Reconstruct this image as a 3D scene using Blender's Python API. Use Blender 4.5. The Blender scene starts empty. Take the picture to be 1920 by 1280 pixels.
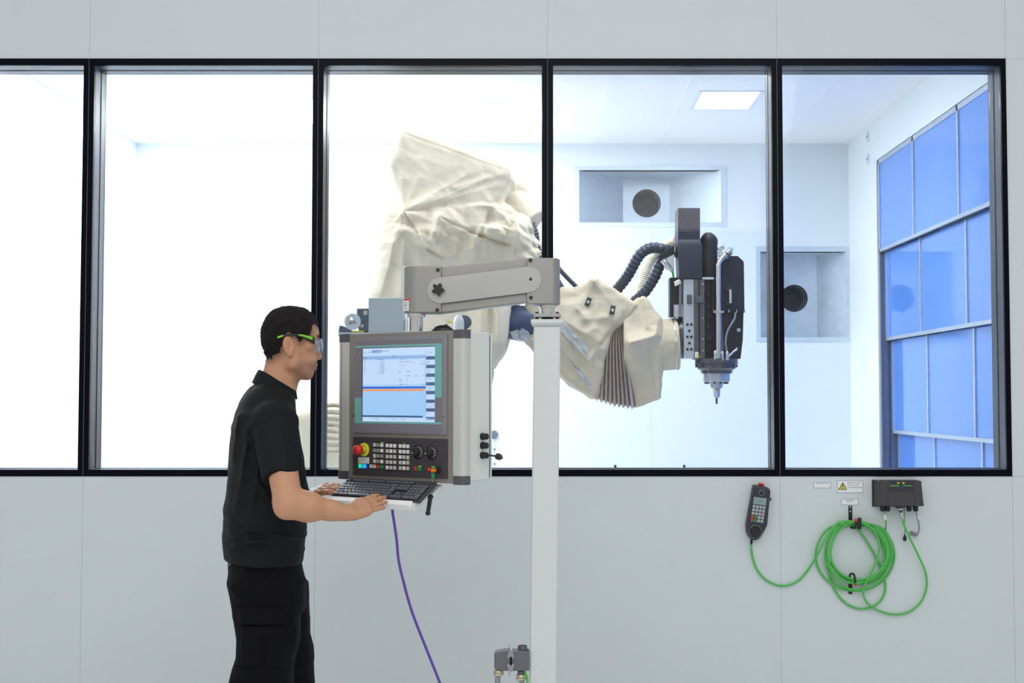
import bpy, bmesh, math, random
import numpy as np
from mathutils import Vector, Matrix

random.seed(7)
SC = bpy.context.scene
COL = SC.collection

# ---------------------------------------------------------------- camera
FPX = 2400.0                      # focal length in pixels of the 1920 px frame
PITCH = math.atan(105.0 / 2400.0)  # slight upward tilt
CAMZ = 1.49
VX = 1010.0                       # picture column of the straight-ahead direction
_cd = bpy.data.cameras.new('camera')
_cd.sensor_width = 36.0
_cd.lens = FPX / 1920.0 * 36.0
_cd.shift_x = -(VX - 960.0) / 1920.0
_cd.clip_start = 0.05
_cam = bpy.data.objects.new('camera', _cd)
_cam.location = (0, 0, CAMZ)
_cam.rotation_euler = (math.radians(90) + PITCH, 0, 0)
COL.objects.link(_cam)
SC.camera = _cam

# ---------------------------------------------------------------- light
SC.view_settings.view_transform = 'Standard'
SC.view_settings.look = 'None'
SC.view_settings.gamma = 1.0
SC.view_settings.use_curve_mapping = False
SC.view_settings.exposure = 0.0

_w = bpy.data.worlds.new('world')
SC.world = _w
_w.use_nodes = True
_bg = _w.node_tree.nodes['Background']
_bg.inputs['Color'].default_value = (0.965, 0.985, 0.985, 1)
_bg.inputs['Strength'].default_value = 0.58


def area_lamp(name, loc, sx, sy, power, color=(1, 1, 1), rot=(0, 0, 0)):
    d = bpy.data.lights.new(name, 'AREA')
    d.shape = 'RECTANGLE'
    d.size, d.size_y, d.energy, d.color = sx, sy, power, color
    o = bpy.data.objects.new(name, d)
    o.location, o.rotation_euler = loc, rot
    COL.objects.link(o)
    return o


# ceiling lamps of the hall in front of the window wall
area_lamp('hall_lamp', (-1.6, 1.0, 4.9), 2.6, 2.4, 42, (1.0, 0.985, 0.96))
area_lamp('hall_lamp', (2.0, 1.0, 4.9), 2.4, 2.4, 36, (1.0, 0.985, 0.96))
area_lamp('hall_lamp', (0.2, -2.6, 4.2), 5.0, 2.4, 100, (1.0, 0.985, 0.96), (math.radians(40), 0, 0))

# ---------------------------------------------------------------- helpers
def V(*a):
    return Vector(a[0] if len(a) == 1 else a)


def ray(x, y):
    cx, cy = (x - VX) / FPX, (640.0 - y) / FPX
    s, c = math.sin(PITCH), math.cos(PITCH)
    return Vector((cx, c - cy * s, s + cy * c))


CAM = Vector((0, 0, CAMZ))


def P(x, y, Y):
    """world point seen at picture position x, y at distance Y in front of the camera"""
    r = ray(x, y)
    return CAM + r * (Y / r.y)


def on_plane(x, y, p0, n):
    r = ray(x, y)
    return CAM + r * ((p0 - CAM).dot(n) / r.dot(n))


def on_z(x, y, z):
    return on_plane(x, y, Vector((0, 0, z)), Vector((0, 0, 1)))


def on_x(x, y, X):
    return on_plane(x, y, Vector((X, 0, 0)), Vector((1, 0, 0)))


def lin(c):
    return tuple((v / 12.92 if v <= 0.04045 else ((v + 0.055) / 1.055) ** 2.4) for v in [k / 255.0 for k in c])


def mat(name, rgb, rough=0.5, metal=0.0, var=0.06, vs=30.0, bump=0.0, bs=200.0, emit=None, estr=0.0,
        spec=0.5, brushed=None, bd=0.002, coat=0.0, attr=None, sss=0.0, alpha=1.0):
    m = bpy.data.materials.new(name)
    m.use_nodes = True
    nt = m.node_tree
    b = nt.nodes['Principled BSDF']
    c = lin(rgb)
    b.inputs['Roughness'].default_value = rough
    b.inputs['Metallic'].default_value = metal
    b.inputs['Specular IOR Level'].default_value = spec
    b.inputs['Coat Weight'].default_value = coat
    if sss:
        b.inputs['Subsurface Weight'].default_value = sss
        b.inputs['Subsurface Radius'].default_value = (0.012, 0.005, 0.003)
        b.inputs['Subsurface Scale'].default_value = 0.6
    if alpha < 1:
        b.inputs['Alpha'].default_value = alpha
    if emit is not None:
        b.inputs['Emission Color'].default_value = lin(emit) + (1,)
        b.inputs['Emission Strength'].default_value = estr
    tc = nt.nodes.new('ShaderNodeTexCoord')
    mp = nt.nodes.new('ShaderNodeMapping')
    nt.links.new(tc.outputs['Object'], mp.inputs['Vector'])
    if brushed:
        mp.inputs['Scale'].default_value = brushed
    nz = nt.nodes.new('ShaderNodeTexNoise')
    nz.inputs['Scale'].default_value = vs
    nz.inputs['Detail'].default_value = 4
    nt.links.new(mp.outputs['Vector'], nz.inputs['Vector'])
    mx = nt.nodes.new('ShaderNodeMix')
    mx.data_type = 'RGBA'
    nt.links.new(nz.outputs['Fac'], mx.inputs['Factor'])
    lo = tuple(max(0, v * (1 - var)) for v in c) + (1,)
    hi = tuple(min(1, v * (1 + var)) for v in c) + (1,)
    mx.inputs['A'].default_value = lo
    mx.inputs['B'].default_value = hi
    out = mx.outputs['Result']
    if attr:
        at = nt.nodes.new('ShaderNodeAttribute')
        at.attribute_name = attr
        m2 = nt.nodes.new('ShaderNodeMix')
        m2.data_type = 'RGBA'
        m2.blend_type = 'MULTIPLY'
        m2.inputs['Factor'].default_value = 1.0
        nt.links.new(out, m2.inputs['A'])
        nt.links.new(at.outputs['Color'], m2.inputs['B'])
        out = m2.outputs['Result']
    nt.links.new(out, b.inputs['Base Color'])
    if bump:
        n2 = nt.nodes.new('ShaderNodeTexNoise')
        n2.inputs['Scale'].default_value = bs
        n2.inputs['Detail'].default_value = 3
        nt.links.new(mp.outputs['Vector'], n2.inputs['Vector'])
        bp = nt.nodes.new('ShaderNodeBump')
        bp.inputs['Strength'].default_value = bump
        bp.inputs['Distance'].default_value = bd
        nt.links.new(n2.outputs['Fac'], bp.inputs['Height'])
        nt.links.new(bp.outputs['Normal'], b.inputs['Normal'])
    return m


def glass_mat(name, tint=(1, 1, 1), base=0.018, rough=0.0, edge=0.5):
    """clear thin pane: see-through with a Fresnel-like mirror sheen"""
    m = bpy.data.materials.new(name)
    m.use_nodes = True
    nt = m.node_tree
    nt.nodes.remove(nt.nodes['Principled BSDF'])
    o = nt.nodes['Material Output']
    t = nt.nodes.new('ShaderNodeBsdfTransparent')
    t.inputs['Color'].default_value = tint + (1,)
    g = nt.nodes.new('ShaderNodeBsdfGlossy')
    g.inputs['Roughness'].default_value = rough
    lw = nt.nodes.new('ShaderNodeLayerWeight')
    pw = nt.nodes.new('ShaderNodeMath'); pw.operation = 'POWER'
    nt.links.new(lw.outputs['Facing'], pw.inputs[0]); pw.inputs[1].default_value = 5.0
    ml = nt.nodes.new('ShaderNodeMath'); ml.operation = 'MULTIPLY_ADD'
    nt.links.new(pw.outputs[0], ml.inputs[0])
    ml.inputs[1].default_value = edge
    ml.inputs[2].default_value = base
    mx = nt.nodes.new('ShaderNodeMixShader')
    nt.links.new(ml.outputs[0], mx.inputs['Fac'])
    nt.links.new(t.outputs[0], mx.inputs[1])
    nt.links.new(g.outputs[0], mx.inputs[2])
    nt.links.new(mx.outputs[0], o.inputs['Surface'])
    return m


WP = {}          # world position of every object's origin


def link(o, parent, world):
    COL.objects.link(o)
    if parent is not None:
        o.parent = parent
        o.location = world - WP[parent.name]
    else:
        o.location = world
    WP[o.name] = world.copy()
    return o


def tag(o, label=None, cat=None, group=None, kind=None):
    if label: o['label'] = label
    if cat: o['category'] = cat
    if group: o['group'] = group
    if kind: o['kind'] = kind
    return o


def thing(name, label, cat, loc, group=None):
    o = bpy.data.objects.new(name, None)
    o.empty_display_size = 0.05
    link(o, None, Vector(loc))
    return tag(o, label, cat, group)


def group_struct(name, loc=(0, 0, 0)):
    o = bpy.data.objects.new(name, None)
    link(o, None, Vector(loc))
    o['kind'] = 'structure'
    return o


def clone(o, dpos, parent=None):
    """copy of one object moved by dpos (world)"""
    c = o.copy()
    w = WP[o.name] + dpos
    return link(c, parent if parent is not None else o.parent, w)


def finish(me, angle=40.0):
    bm = bmesh.new(); bm.from_mesh(me)
    bmesh.ops.recalc_face_normals(bm, faces=bm.faces)
    bm.to_mesh(me); bm.free()
    for p in me.polygons:
        p.use_smooth = True
    me.set_sharp_from_angle(angle=math.radians(angle))
    me.update()


class MB:
    def __init__(s):
        s.v, s.f = [], []

    def add(s, vs, fs):
        o = len(s.v)
        s.v += [Vector(v) for v in vs]
        s.f += [[i + o for i in f] for f in fs]
        return s

    def obox(s, o, a, b, c):
        o, a, b, c = Vector(o), Vector(a), Vector(b), Vector(c)
        return s.add([o, o + a, o + a + b, o + b, o + c, o + a + c, o + a + b + c, o + b + c],
                     [[0, 3, 2, 1], [4, 5, 6, 7], [0, 1, 5, 4], [1, 2, 6, 5], [2, 3, 7, 6], [3, 0, 4, 7]])

    def cbox(s, c, a, b, d):
        a, b, d = Vector(a), Vector(b), Vector(d)
        return s.obox(Vector(c) - (a + b + d) / 2, a, b, d)

    def box(s, x0, x1, y0, y1, z0, z1):
        return s.obox((x0, y0, z0), (x1 - x0, 0, 0), (0, y1 - y0, 0), (0, 0, z1 - z0))

    def prism(s, pts, vec, top=None):
        pts = [Vector(p) for p in pts]
        t = [Vector(p) for p in top] if top else [p + Vector(vec) for p in pts]
        n = len(pts)
        return s.add(pts + t, [list(range(n))[::-1], [i + n for i in range(n)]] +
                     [[i, (i + 1) % n, (i + 1) % n + n, i + n] for i in range(n)])

    @staticmethod
    def basis(d):
        d = Vector(d).normalized()
        u = d.orthogonal().normalized()
        return u, d.cross(u).normalized(), d

    def lathe(s, o, axis, prof, n=32, caps=True, arc=None):
        u, w, d = s.basis(axis)
        o = Vector(o)
        vs, fs = [], []
        for r, h in prof:
            for i in range(n):
                t = 2 * math.pi * i / n
                vs.append(o + d * h + (u * math.cos(t) + w * math.sin(t)) * r)
        for j in range(len(prof) - 1):
            for i in range(n):
                k = (i + 1) % n
                fs.append([j * n + i, j * n + k, (j + 1) * n + k, (j + 1) * n + i])
        if caps:
            fs.append(list(range(n))[::-1])
            fs.append([(len(prof) - 1) * n + i for i in range(n)])
        return s.add(vs, fs)

    def cyl(s, a, b, r, r1=None, n=24, caps=True):
        a, b = Vector(a), Vector(b)
        return s.lathe(a, b - a, [(r, 0), (r if r1 is None else r1, (b - a).length)], n, caps)

    def tube(s, pts, r, n=10, caps=True, sx=1.0):
        pts = [Vector(p) for p in pts]
        m = len(pts)
        rs = r if isinstance(r, (list, tuple)) else [r] * m
        tg = []
        for i in range(m):
            a = pts[max(0, i - 1)]; b = pts[min(m - 1, i + 1)]
            tg.append((b - a).normalized())
        u = tg[0].orthogonal().normalized()
        vs, fs = [], []
        for i in range(m):
            u = (u - tg[i] * u.dot(tg[i]))
            u = u.normalized() if u.length > 1e-6 else tg[i].orthogonal().normalized()
            w = tg[i].cross(u)
            for k in range(n):
                t = 2 * math.pi * k / n
                vs.append(pts[i] + (u * math.cos(t) * sx + w * math.sin(t)) * rs[i])
        for i in range(m - 1):
            for k in range(n):
                j = (k + 1) % n
                fs.append([i * n + k, i * n + j, (i + 1) * n + j, (i + 1) * n + k])
        if caps:
            fs.append(list(range(n))[::-1])
            fs.append([(m - 1) * n + k for k in range(n)])
        return s.add(vs, fs)

    def ball(s, c, r, n=16, m=10, ex=None):
        c = Vector(c)
        ex = ex or (Vector((1, 0, 0)), Vector((0, 1, 0)), Vector((0, 0, 1)))
        rr = r if isinstance(r, (list, tuple)) else (r, r, r)
        vs = [c + ex[2] * rr[2]]
        for j in range(1, m):
            p = math.pi * j / m
            for i in range(n):
                t = 2 * math.pi * i / n
                vs.append(c + ex[0] * rr[0] * math.sin(p) * math.cos(t) + ex[1] * rr[1] * math.sin(p) * math.sin(t) + ex[2] * rr[2] * math.cos(p))
        vs.append(c - ex[2] * rr[2])
        fs = [[0, 1 + i, 1 + (i + 1) % n] for i in range(n)]
        for j in range(m - 2):
            for i in range(n):
                k = (i + 1) % n
                fs.append([1 + j * n + i, 1 + (j + 1) * n + i, 1 + (j + 1) * n + k, 1 + j * n + k])
        L = len(vs) - 1
        fs += [[L, 1 + (m - 2) * n + (i + 1) % n, 1 + (m - 2) * n + i] for i in range(n)]
        return s.add(vs, fs)

    def text(s, txt, o, ex, ez, height, width=None, center=False, lift=None):
        """lettering lying in the plane spanned by ex, ez; o is its lower left corner"""
        cu = bpy.data.curves.new('t', 'FONT')
        cu.body = txt
        cu.size = 1.0
        cu.resolution_u = 2
        ob = bpy.data.objects.new('t', cu)
        me = bpy.data.meshes.new_from_object(ob)
        vs = [v.co.copy() for v in me.vertices]
        fs = [list(p.vertices) for p in me.polygons]
        bpy.data.objects.remove(ob); bpy.data.curves.remove(cu); bpy.data.meshes.remove(me)
        if not vs:
            return s
        x0 = min(v.x for v in vs); x1 = max(v.x for v in vs)
        k = height / 0.7
        kx = k if width is None else width / max(1e-6, x1 - x0)
        off = x0 + ((x1 - x0) / 2 if center else 0)
        o = Vector(o)
        return s.add([o + Vector(ex) * ((v.x - off) * kx) + Vector(ez) * (v.y * k) for v in vs], fs)

    def build(s, name, m, parent=None, bevel=0.0, origin=None, angle=40.0, seg=2, label=None, recalc=True):
        if origin is None:
            if parent is not None:
                origin = WP[parent.name]
            else:
                xs = [v.x for v in s.v]; ys = [v.y for v in s.v]; zs = [v.z for v in s.v]
                origin = Vector(((min(xs) + max(xs)) / 2, (min(ys) + max(ys)) / 2, min(zs)))
        origin = Vector(origin)
        me = bpy.data.meshes.new(name)
        me.from_pydata([v - origin for v in s.v], [], s.f)
        if recalc:
            finish(me, angle)
        else:
            for p in me.polygons: p.use_smooth = True
        me.materials.append(m)
        o = bpy.data.objects.new(name, me)
        link(o, parent, origin)
        if bevel:
            b = o.modifiers.new('bevel', 'BEVEL')
            b.width, b.segments, b.limit_method = bevel, seg, 'ANGLE'
            b.angle_limit = math.radians(35)
            b.harden_normals = True
        if label: o['label'] = label
        return o


def spline(pts, n=8, closed=False):
    """Catmull-Rom through pts"""
    pts = [Vector(p) for p in pts]
    out = []
    m = len(pts)
    rng = range(m if closed else m - 1)
    for i in rng:
        p0 = pts[(i - 1) % m] if closed or i > 0 else pts[0] * 2 - pts[1]
        p1 = pts[i]; p2 = pts[(i + 1) % m]
        p3 = pts[(i + 2) % m] if closed or i + 2 < m else pts[-1] * 2 - pts[-2]
        for k in range(n):
            t = k / n
            out.append(0.5 * ((2 * p1) + (p2 - p0) * t + (2 * p0 - 5 * p1 + 4 * p2 - p3) * t * t + (3 * p1 - p0 - 3 * p2 + p3) * t ** 3))
    if not closed:
        out.append(pts[-1].copy())
    return out


# ------------------------------------------------ implicit surfaces (numpy)
def A(v):
    return np.array(v, dtype=np.float32)


def rcone(p, a, b, r1, r2):
    a, b = A(a), A(b)
    ab = b - a
    t = np.clip(((p - a) @ ab) / max(1e-9, float(ab @ ab)), 0, 1)
    d = p - (a + t[:, None] * ab)
    return np.sqrt((d * d).sum(1)) - (r1 + (r2 - r1) * t)


def chain(p, pts, rs, k=0.0):
    d = None
    for i in range(len(pts) - 1):
        e = rcone(p, pts[i], pts[i + 1], rs[i], rs[i + 1])
        d = e if d is None else (smin(d, e, k) if k else np.minimum(d, e))
    return d


def ell(p, c, r):
    q = p - A(c)
    r = A(r)
    k0 = np.sqrt(((q / r) ** 2).sum(1)) + 1e-9
    k1 = np.sqrt(((q / (r * r)) ** 2).sum(1)) + 1e-9
    return k0 * (k0 - 1) / k1


def highlight_film(name, white=0.4):
    """clear plastic sheet, its highlight painted in as patchy diffuse white"""
    m = glass_mat(name, (0.97, 0.98, 0.98), 0.06, 0.2, 0.4)
    nt = m.node_tree
    o = nt.nodes['Material Output']
    old = o.inputs['Surface'].links[0].from_socket
    d = nt.nodes.new('ShaderNodeBsdfDiffuse')
    d.inputs['Color'].default_value = (0.9, 0.91, 0.92, 1)
    n = nt.nodes.new('ShaderNodeTexNoise'); n.inputs['Scale'].default_value = 3.5; n.inputs['Detail'].default_value = 1
    ml = nt.nodes.new('ShaderNodeMath'); ml.operation = 'MULTIPLY'
    nt.links.new(n.outputs['Fac'], ml.inputs[0]); ml.inputs[1].default_value = white * 1.6
    mx = nt.nodes.new('ShaderNodeMixShader')
    nt.links.new(ml.outputs[0], mx.inputs['Fac'])
    nt.links.new(old, mx.inputs[1]); nt.links.new(d.outputs[0], mx.inputs[2])
    nt.links.new(mx.outputs[0], o.inputs['Surface'])
    return m


def smin(a, b, k):
    h = np.clip(0.5 + 0.5 * (b - a) / k, 0, 1)
    return b + (a - b) * h - k * h * (1 - h)


def smax(a, b, k):
    return -smin(-a, -b, k)


def stack(p, rows, e=2.3):
    """rows of (z, cx, cy, rx, ry): a trunk with elliptical sections"""
    rows = sorted(rows)
    zs = [r[0] for r in rows]
    z = p[:, 2]
    cx, cy, rx, ry = [np.interp(z, zs, [r[i] for r in rows]) for i in (1, 2, 3, 4)]
    q = (np.abs((p[:, 0] - cx) / rx) ** e + np.abs((p[:, 1] - cy) / ry) ** e + 1e-12) ** (1 / e)
    d = (q - 1) * np.minimum(rx, ry)
    return np.maximum(d, np.maximum(z - zs[-1], zs[0] - z))


def wob(p, s, seed=0):
    """cheap smooth noise, about -1..1"""
    r = np.random.RandomState(seed)
    out = np.zeros(len(p), np.float32)
    q = p * s
    for i in range(5):
        k = A(r.normal(size=3))
        k2 = A(r.normal(size=3))
        out += np.sin(q @ k * 1.7 + r.rand() * 6 + 1.3 * np.sin(q @ k2 + r.rand() * 6))
    return out / 3.2


def crumple(p, s, seed):
    """faceted creases from warped triangle waves, about 0..1"""
    r = np.random.RandomState(seed)
    t = []
    for i in range(4):
        k = r.normal(size=3); k[1] *= .5
        k = A(k / np.linalg.norm(k)) * s * (0.6 + .8 * r.rand())
        ph = p @ k + r.rand() * 4 + .45 * wob(p, s * .6, seed * 7 + i)
        t.append(np.abs((ph % 1.0) - .5) * 2)
    return .55 * np.maximum(t[0], t[1]) + .45 * (1 - np.maximum(t[2], t[3]))


def poly_sd(x, z, poly):
    """signed distance to a polygon in 2D, negative inside"""
    n = len(poly)
    d = np.full(len(x), 1e9, np.float32)
    ins = np.zeros(len(x), bool)
    for i in range(n):
        ax, az = poly[i]; bx, bz = poly[(i + 1) % n]
        ex, ez = bx - ax, bz - az
        wx, wz = x - ax, z - az
        t = np.clip((wx * ex + wz * ez) / (ex * ex + ez * ez + 1e-12), 0, 1)
        d = np.minimum(d, (wx - ex * t) ** 2 + (wz - ez * t) ** 2)
        c = ((az <= z) & (bz > z)) | ((bz <= z) & (az > z))
        with np.errstate(divide='ignore', invalid='ignore'):
            xi = ax + (z - az) * ex / (ez if abs(ez) > 1e-12 else 1e-12)
        ins ^= c & (x < xi)
    d = np.sqrt(d)
    return np.where(ins, -d, d)


def seg_d(x, z, a, b):
    ex, ez = b[0] - a[0], b[1] - a[1]
    t = np.clip(((x - a[0]) * ex + (z - a[1]) * ez) / (ex * ex + ez * ez + 1e-12), 0, 1)
    return np.sqrt((x - a[0] - ex * t) ** 2 + (z - a[1] - ez * t) ** 2), t


def nets(fn, lo, hi, h, slack=1.25):
    """surface nets of fn(points) <= 0 inside the box lo..hi at cell size h"""
    lo, hi = A(lo), A(hi)
    n = np.ceil((hi - lo) / h).astype(int) + 1
    xs, ys, zs = [lo[i] + h * np.arange(n[i], dtype=np.float32) for i in range(3)]
    B = 14
    F = np.empty(n, np.float32)
    nb = [range(0, int(k), B) for k in n]
    half = h * (B - 1) / 2
    ctr = np.stack(np.meshgrid(*[lo[i] + h * np.array(list(nb[i]), np.float32) + half for i in range(3)], indexing='ij'), -1).reshape(-1, 3)
    dc = fn(ctr).reshape([len(r) for r in nb])
    lim = half * 1.7321 * slack + h * 2
    for a, i in enumerate(nb[0]):
        for b, j in enumerate(nb[1]):
            for c, k in enumerate(nb[2]):
                d = dc[a, b, c]
                if abs(d) > lim:
                    F[i:i + B, j:j + B, k:k + B] = d
                    continue
                X, Y, Z = xs[i:i + B], ys[j:j + B], zs[k:k + B]
                g = np.stack(np.meshgrid(X, Y, Z, indexing='ij'), -1).reshape(-1, 3)
                F[i:i + B, j:j + B, k:k + B] = fn(g).reshape(len(X), len(Y), len(Z))
    F[0] = F[-1] = 1; F[:, 0] = F[:, -1] = 1; F[:, :, 0] = F[:, :, -1] = 1
    S = F < 0
    c = np.zeros(n - 1, np.int8)
    for a in (0, 1):
        for b in (0, 1):
            for d in (0, 1):
                c += S[a:n[0] - 1 + a, b:n[1] - 1 + b, d:n[2] - 1 + d]
    act = (c > 0) & (c < 8)
    idx = np.argwhere(act)
    vid = np.full(n - 1, -1, np.int32)
    vid[act] = np.arange(len(idx))
    acc = np.zeros((len(idx), 3), np.float32); cnt = np.zeros(len(idx), np.float32)
    off = [(a, b, d) for a in (0, 1) for b in (0, 1) for d in (0, 1)]
    for o in off:
        for ax in range(3):
            if o[ax]:
                continue
            o2 = list(o); o2[ax] = 1
            f0 = F[idx[:, 0] + o[0], idx[:, 1] + o[1], idx[:, 2] + o[2]]
            f1 = F[idx[:, 0] + o2[0], idx[:, 1] + o2[1], idx[:, 2] + o2[2]]
            m = (f0 < 0) != (f1 < 0)
            t = np.where(m, f0 / np.where(m, f0 - f1, 1), 0)
            p = np.tile(A(o), (len(idx), 1)); p[:, ax] = t
            acc[m] += p[m]; cnt[m] += 1
    v = lo + h * (idx + acc / np.maximum(cnt, 1)[:, None])
    quads = []
    for ax in range(3):
        b, d = (ax + 1) % 3, (ax + 2) % 3
        sl0 = [slice(None)] * 3; sl1 = [slice(None)] * 3
        sl0[ax] = slice(0, n[ax] - 1); sl1[ax] = slice(1, n[ax])
        ch = S[tuple(sl0)] != S[tuple(sl1)]
        e = np.argwhere(ch)
        e = e[(e[:, b] > 0) & (e[:, d] > 0) & (e[:, b] < n[b] - 1) & (e[:, d] < n[d] - 1)]
        q = []
        for (db, dd) in ((-1, -1), (0, -1), (0, 0), (-1, 0)):
            k = e.copy(); k[:, b] += db; k[:, d] += dd
            q.append(vid[k[:, 0], k[:, 1], k[:, 2]])
        q = np.stack(q, 1)
        s0 = S[e[:, 0], e[:, 1], e[:, 2]]
        q[~s0] = q[~s0][:, ::-1]
        quads.append(q)
    return v, np.concatenate(quads)


def relax(v, f, it=1, k=0.5):
    """a little Laplacian smoothing"""
    v = v.copy()
    e = np.concatenate([f[:, [i, (i + 1) % 4]] for i in range(4)])
    for _ in range(it):
        acc = np.zeros_like(v); c = np.zeros(len(v), np.float32)
        np.add.at(acc, e[:, 0], v[e[:, 1]]); np.add.at(c, e[:, 0], 1)
        np.add.at(acc, e[:, 1], v[e[:, 0]]); np.add.at(c, e[:, 1], 1)
        v = v * (1 - k) + k * acc / np.maximum(c, 1)[:, None]
    return v


def np_mesh(name, v, f, m, parent=None, origin=None, colors=None, angle=80.0, attr='tone'):
    if origin is None:
        origin = WP[parent.name] if parent is not None else Vector(((v[:, 0].min() + v[:, 0].max()) / 2, (v[:, 1].min() + v[:, 1].max()) / 2, v[:, 2].min()))
    origin = Vector(origin)
    vv = v - A(origin)
    me = bpy.data.meshes.new(name)
    me.vertices.add(len(vv)); me.vertices.foreach_set('co', vv.astype(np.float32).ravel())
    me.loops.add(len(f) * 4); me.loops.foreach_set('vertex_index', f.astype(np.int32).ravel())
    me.polygons.add(len(f))
    me.polygons.foreach_set('loop_start', (np.arange(len(f)) * 4).astype(np.int32))
    me.update(calc_edges=True)
    me.validate()
    me.polygons.foreach_set('use_smooth', np.ones(len(me.polygons), bool))
    if colors is not None and len(me.vertices) == len(colors):
        ca = me.color_attributes.new(attr, 'FLOAT_COLOR', 'POINT')
        ca.data.foreach_set('color', np.concatenate([colors, np.ones((len(colors), 1))], 1).astype(np.float32).ravel())
    me.materials.append(m)
    me.update()
    o = bpy.data.objects.new(name, me)
    return link(o, parent, origin)


def sdf_part(name, fn, lo, hi, h, m, parent=None, smooth=1, origin=None, color=None):
    v, f = nets(fn, lo, hi, h)
    if smooth:
        v = relax(v, f, smooth)
    return np_mesh(name, v, f, m, parent, origin, None if color is None else color(v))

# ---------------------------------------------------------------- materials of the setting
M = {}
M['wall'] = mat('grey_wall_paint', (211, 219, 223), 0.45, var=0.02, vs=6, bump=0.05, bs=350)
M['cellwall'] = mat('white_cell_panel', (236, 242, 246), 0.5, var=0.012, vs=5)
M['cellceil'] = mat('white_cell_ceiling', (252, 253, 253), 0.5, var=0.01, vs=5)
M['cellback'] = mat('pale_blue_white_panel', (229, 239, 247), 0.45, var=0.012, vs=5)
M['frame'] = mat('black_window_frame', (5, 8, 20), 0.3, var=0.1, vs=20, spec=0.08)
M['reveal'] = mat('grey_anodised_reveal', (66, 72, 86), 0.4, 0.15, spec=0.5, var=0.05, vs=40)
M['joint'] = mat('grey_joint_sealant', (84, 90, 104), 0.5)
M['gasket'] = mat('black_rubber', (14, 15, 18), 0.6)
M['floor'] = mat('hall_floor_resin', (222, 225, 226), 0.35, var=0.06, vs=12)
M['glass'] = glass_mat('window_glass', (0.985, 0.992, 0.995), 0.009)
M['galv'] = mat('galvanised_sheet', (206, 219, 230), 0.36, 0.35, var=0.14, vs=18)
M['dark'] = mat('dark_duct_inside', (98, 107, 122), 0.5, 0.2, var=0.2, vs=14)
M['bluepanel'] = mat('blue_door_skin', (100, 150, 236), 0.05, 0.0, var=0.08, vs=3, spec=1.0)
M['alu'] = mat('pale_aluminium', (196, 206, 220), 0.3, 0.6, var=0.05, vs=25)
M['postgrey'] = mat('grey_door_post', (112, 124, 146), 0.35, 0.6, var=0.08, vs=20)

WY = 5.556            # front face of the window wall
WT = 0.158            # its thickness
ZT = P(960, 110, WY).z
ZB = P(960, 892.6, WY).z
SX = [P(168, 110, WY).x, P(1456, 110, WY).x]
SP = (SX[1] - SX[0]) / 3.0
SEAM = [SX[0] + SP * k for k in range(-1, 5)]     # window seams, the last one is the right end

# floor of the hall
mb = MB(); mb.box(-4.2, 3.6, -3.0, WY + 0.2, -0.05, 0.0)
tag(mb.build('floor', M['floor']), kind='structure')

# front wall panels
mb = MB()
g = 0.0005
xs = [SEAM[0] - SP] + SEAM + [SEAM[-1] + SP]
for a, b in zip(xs[:-1], xs[1:]):
    mb.box(a + g, b - g, WY, WY + 0.003, 0.0, ZB - (0 if a < SEAM[-1] - .1 else g))
    mb.box(a + g, b - g, WY, WY + 0.003, ZT + (0 if a < SEAM[-1] - .1 else g), 4.0)
for a, b in ((xs[0], SEAM[0]), (SEAM[-1], xs[-1])):
    mb.box(a + g, b - g, WY, WY + 0.003, ZB + g, ZT - g)
    mb.box(a, b, WY + 0.0025, WY + WT, ZB, ZT)
mb.box(xs[0], xs[-1], WY + 0.0025, WY + WT, 0, ZB)
mb.box(xs[0], xs[-1], WY + 0.0025, WY + WT, ZT, 4.0)
tag(mb.build('wall_front', M['wall']), kind='structure')

# the five fixed windows
BW, BT, BB = 0.0235, 0.031, 0.029
for k in range(5):
    x0, x1 = SEAM[k], SEAM[k + 1]
    w = group_struct('window_%d' % (k + 1), ((x0 + x1) / 2, WY, ZB))
    e = 0.0008
    f = MB()
    yf0, yf1 = WY - 0.004, WY + 0.012
    f.box(x0 + e, x1 - e, yf0, yf1, ZT - BT, ZT)
    f.box(x0 + e, x1 - e, yf0, yf1, ZB, ZB + BB)
    f.box(x0 + e, x0 + BW, yf0, yf1, ZB + BB, ZT - BT)
    f.box(x1 - BW, x1 - e, yf0, yf1, ZB + BB, ZT - BT)
    f.build('window_frame', M['frame'], w)
    r = MB()
    ya, yb = yf1, WY + WT
    r.box(x0, x0 + BW, ya, yb, ZB, ZT)
    r.box(x1 - BW, x1, ya, yb, ZB, ZT)
    r.box(x0 + BW, x1 - BW, ya, yb, ZT - BT, ZT)
    r.box(x0 + BW, x1 - BW, ya, yb, ZB, ZB + BB)
    r.build('window_reveal', M['reveal'], w)
    q = MB()
    ym0, ym1 = WY + 0.083, WY + 0.089
    t = 0.002
    xa, xb, za, zb = x0 + BW, x1 - BW, ZB + BB, ZT - BT
    q.box(xa, xa + t, ym0, ym1, za, zb); q.box(xb - t, xb, ym0, ym1, za, zb)
    q.box(xa, xb, ym0, ym1, zb - t, zb); q.box(xa, xb, ym0, ym1, za, za + t)
    q.build('window_gasket', M['gasket'], w)
    if k < 4:
        js = MB(); js.box(x1 - .0011, x1 + .0011, WY - .0046, WY + .0, ZB + .001, ZT - .001)
        js.build('joint_strip', M['joint'], w)
    for yg in (WY + 0.012, WY + WT - 0.02):
        gl = MB(); gl.box(xa, xb, yg, yg + 0.006, za, zb)
        gl.build('window_pane', M['glass'], w)

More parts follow.
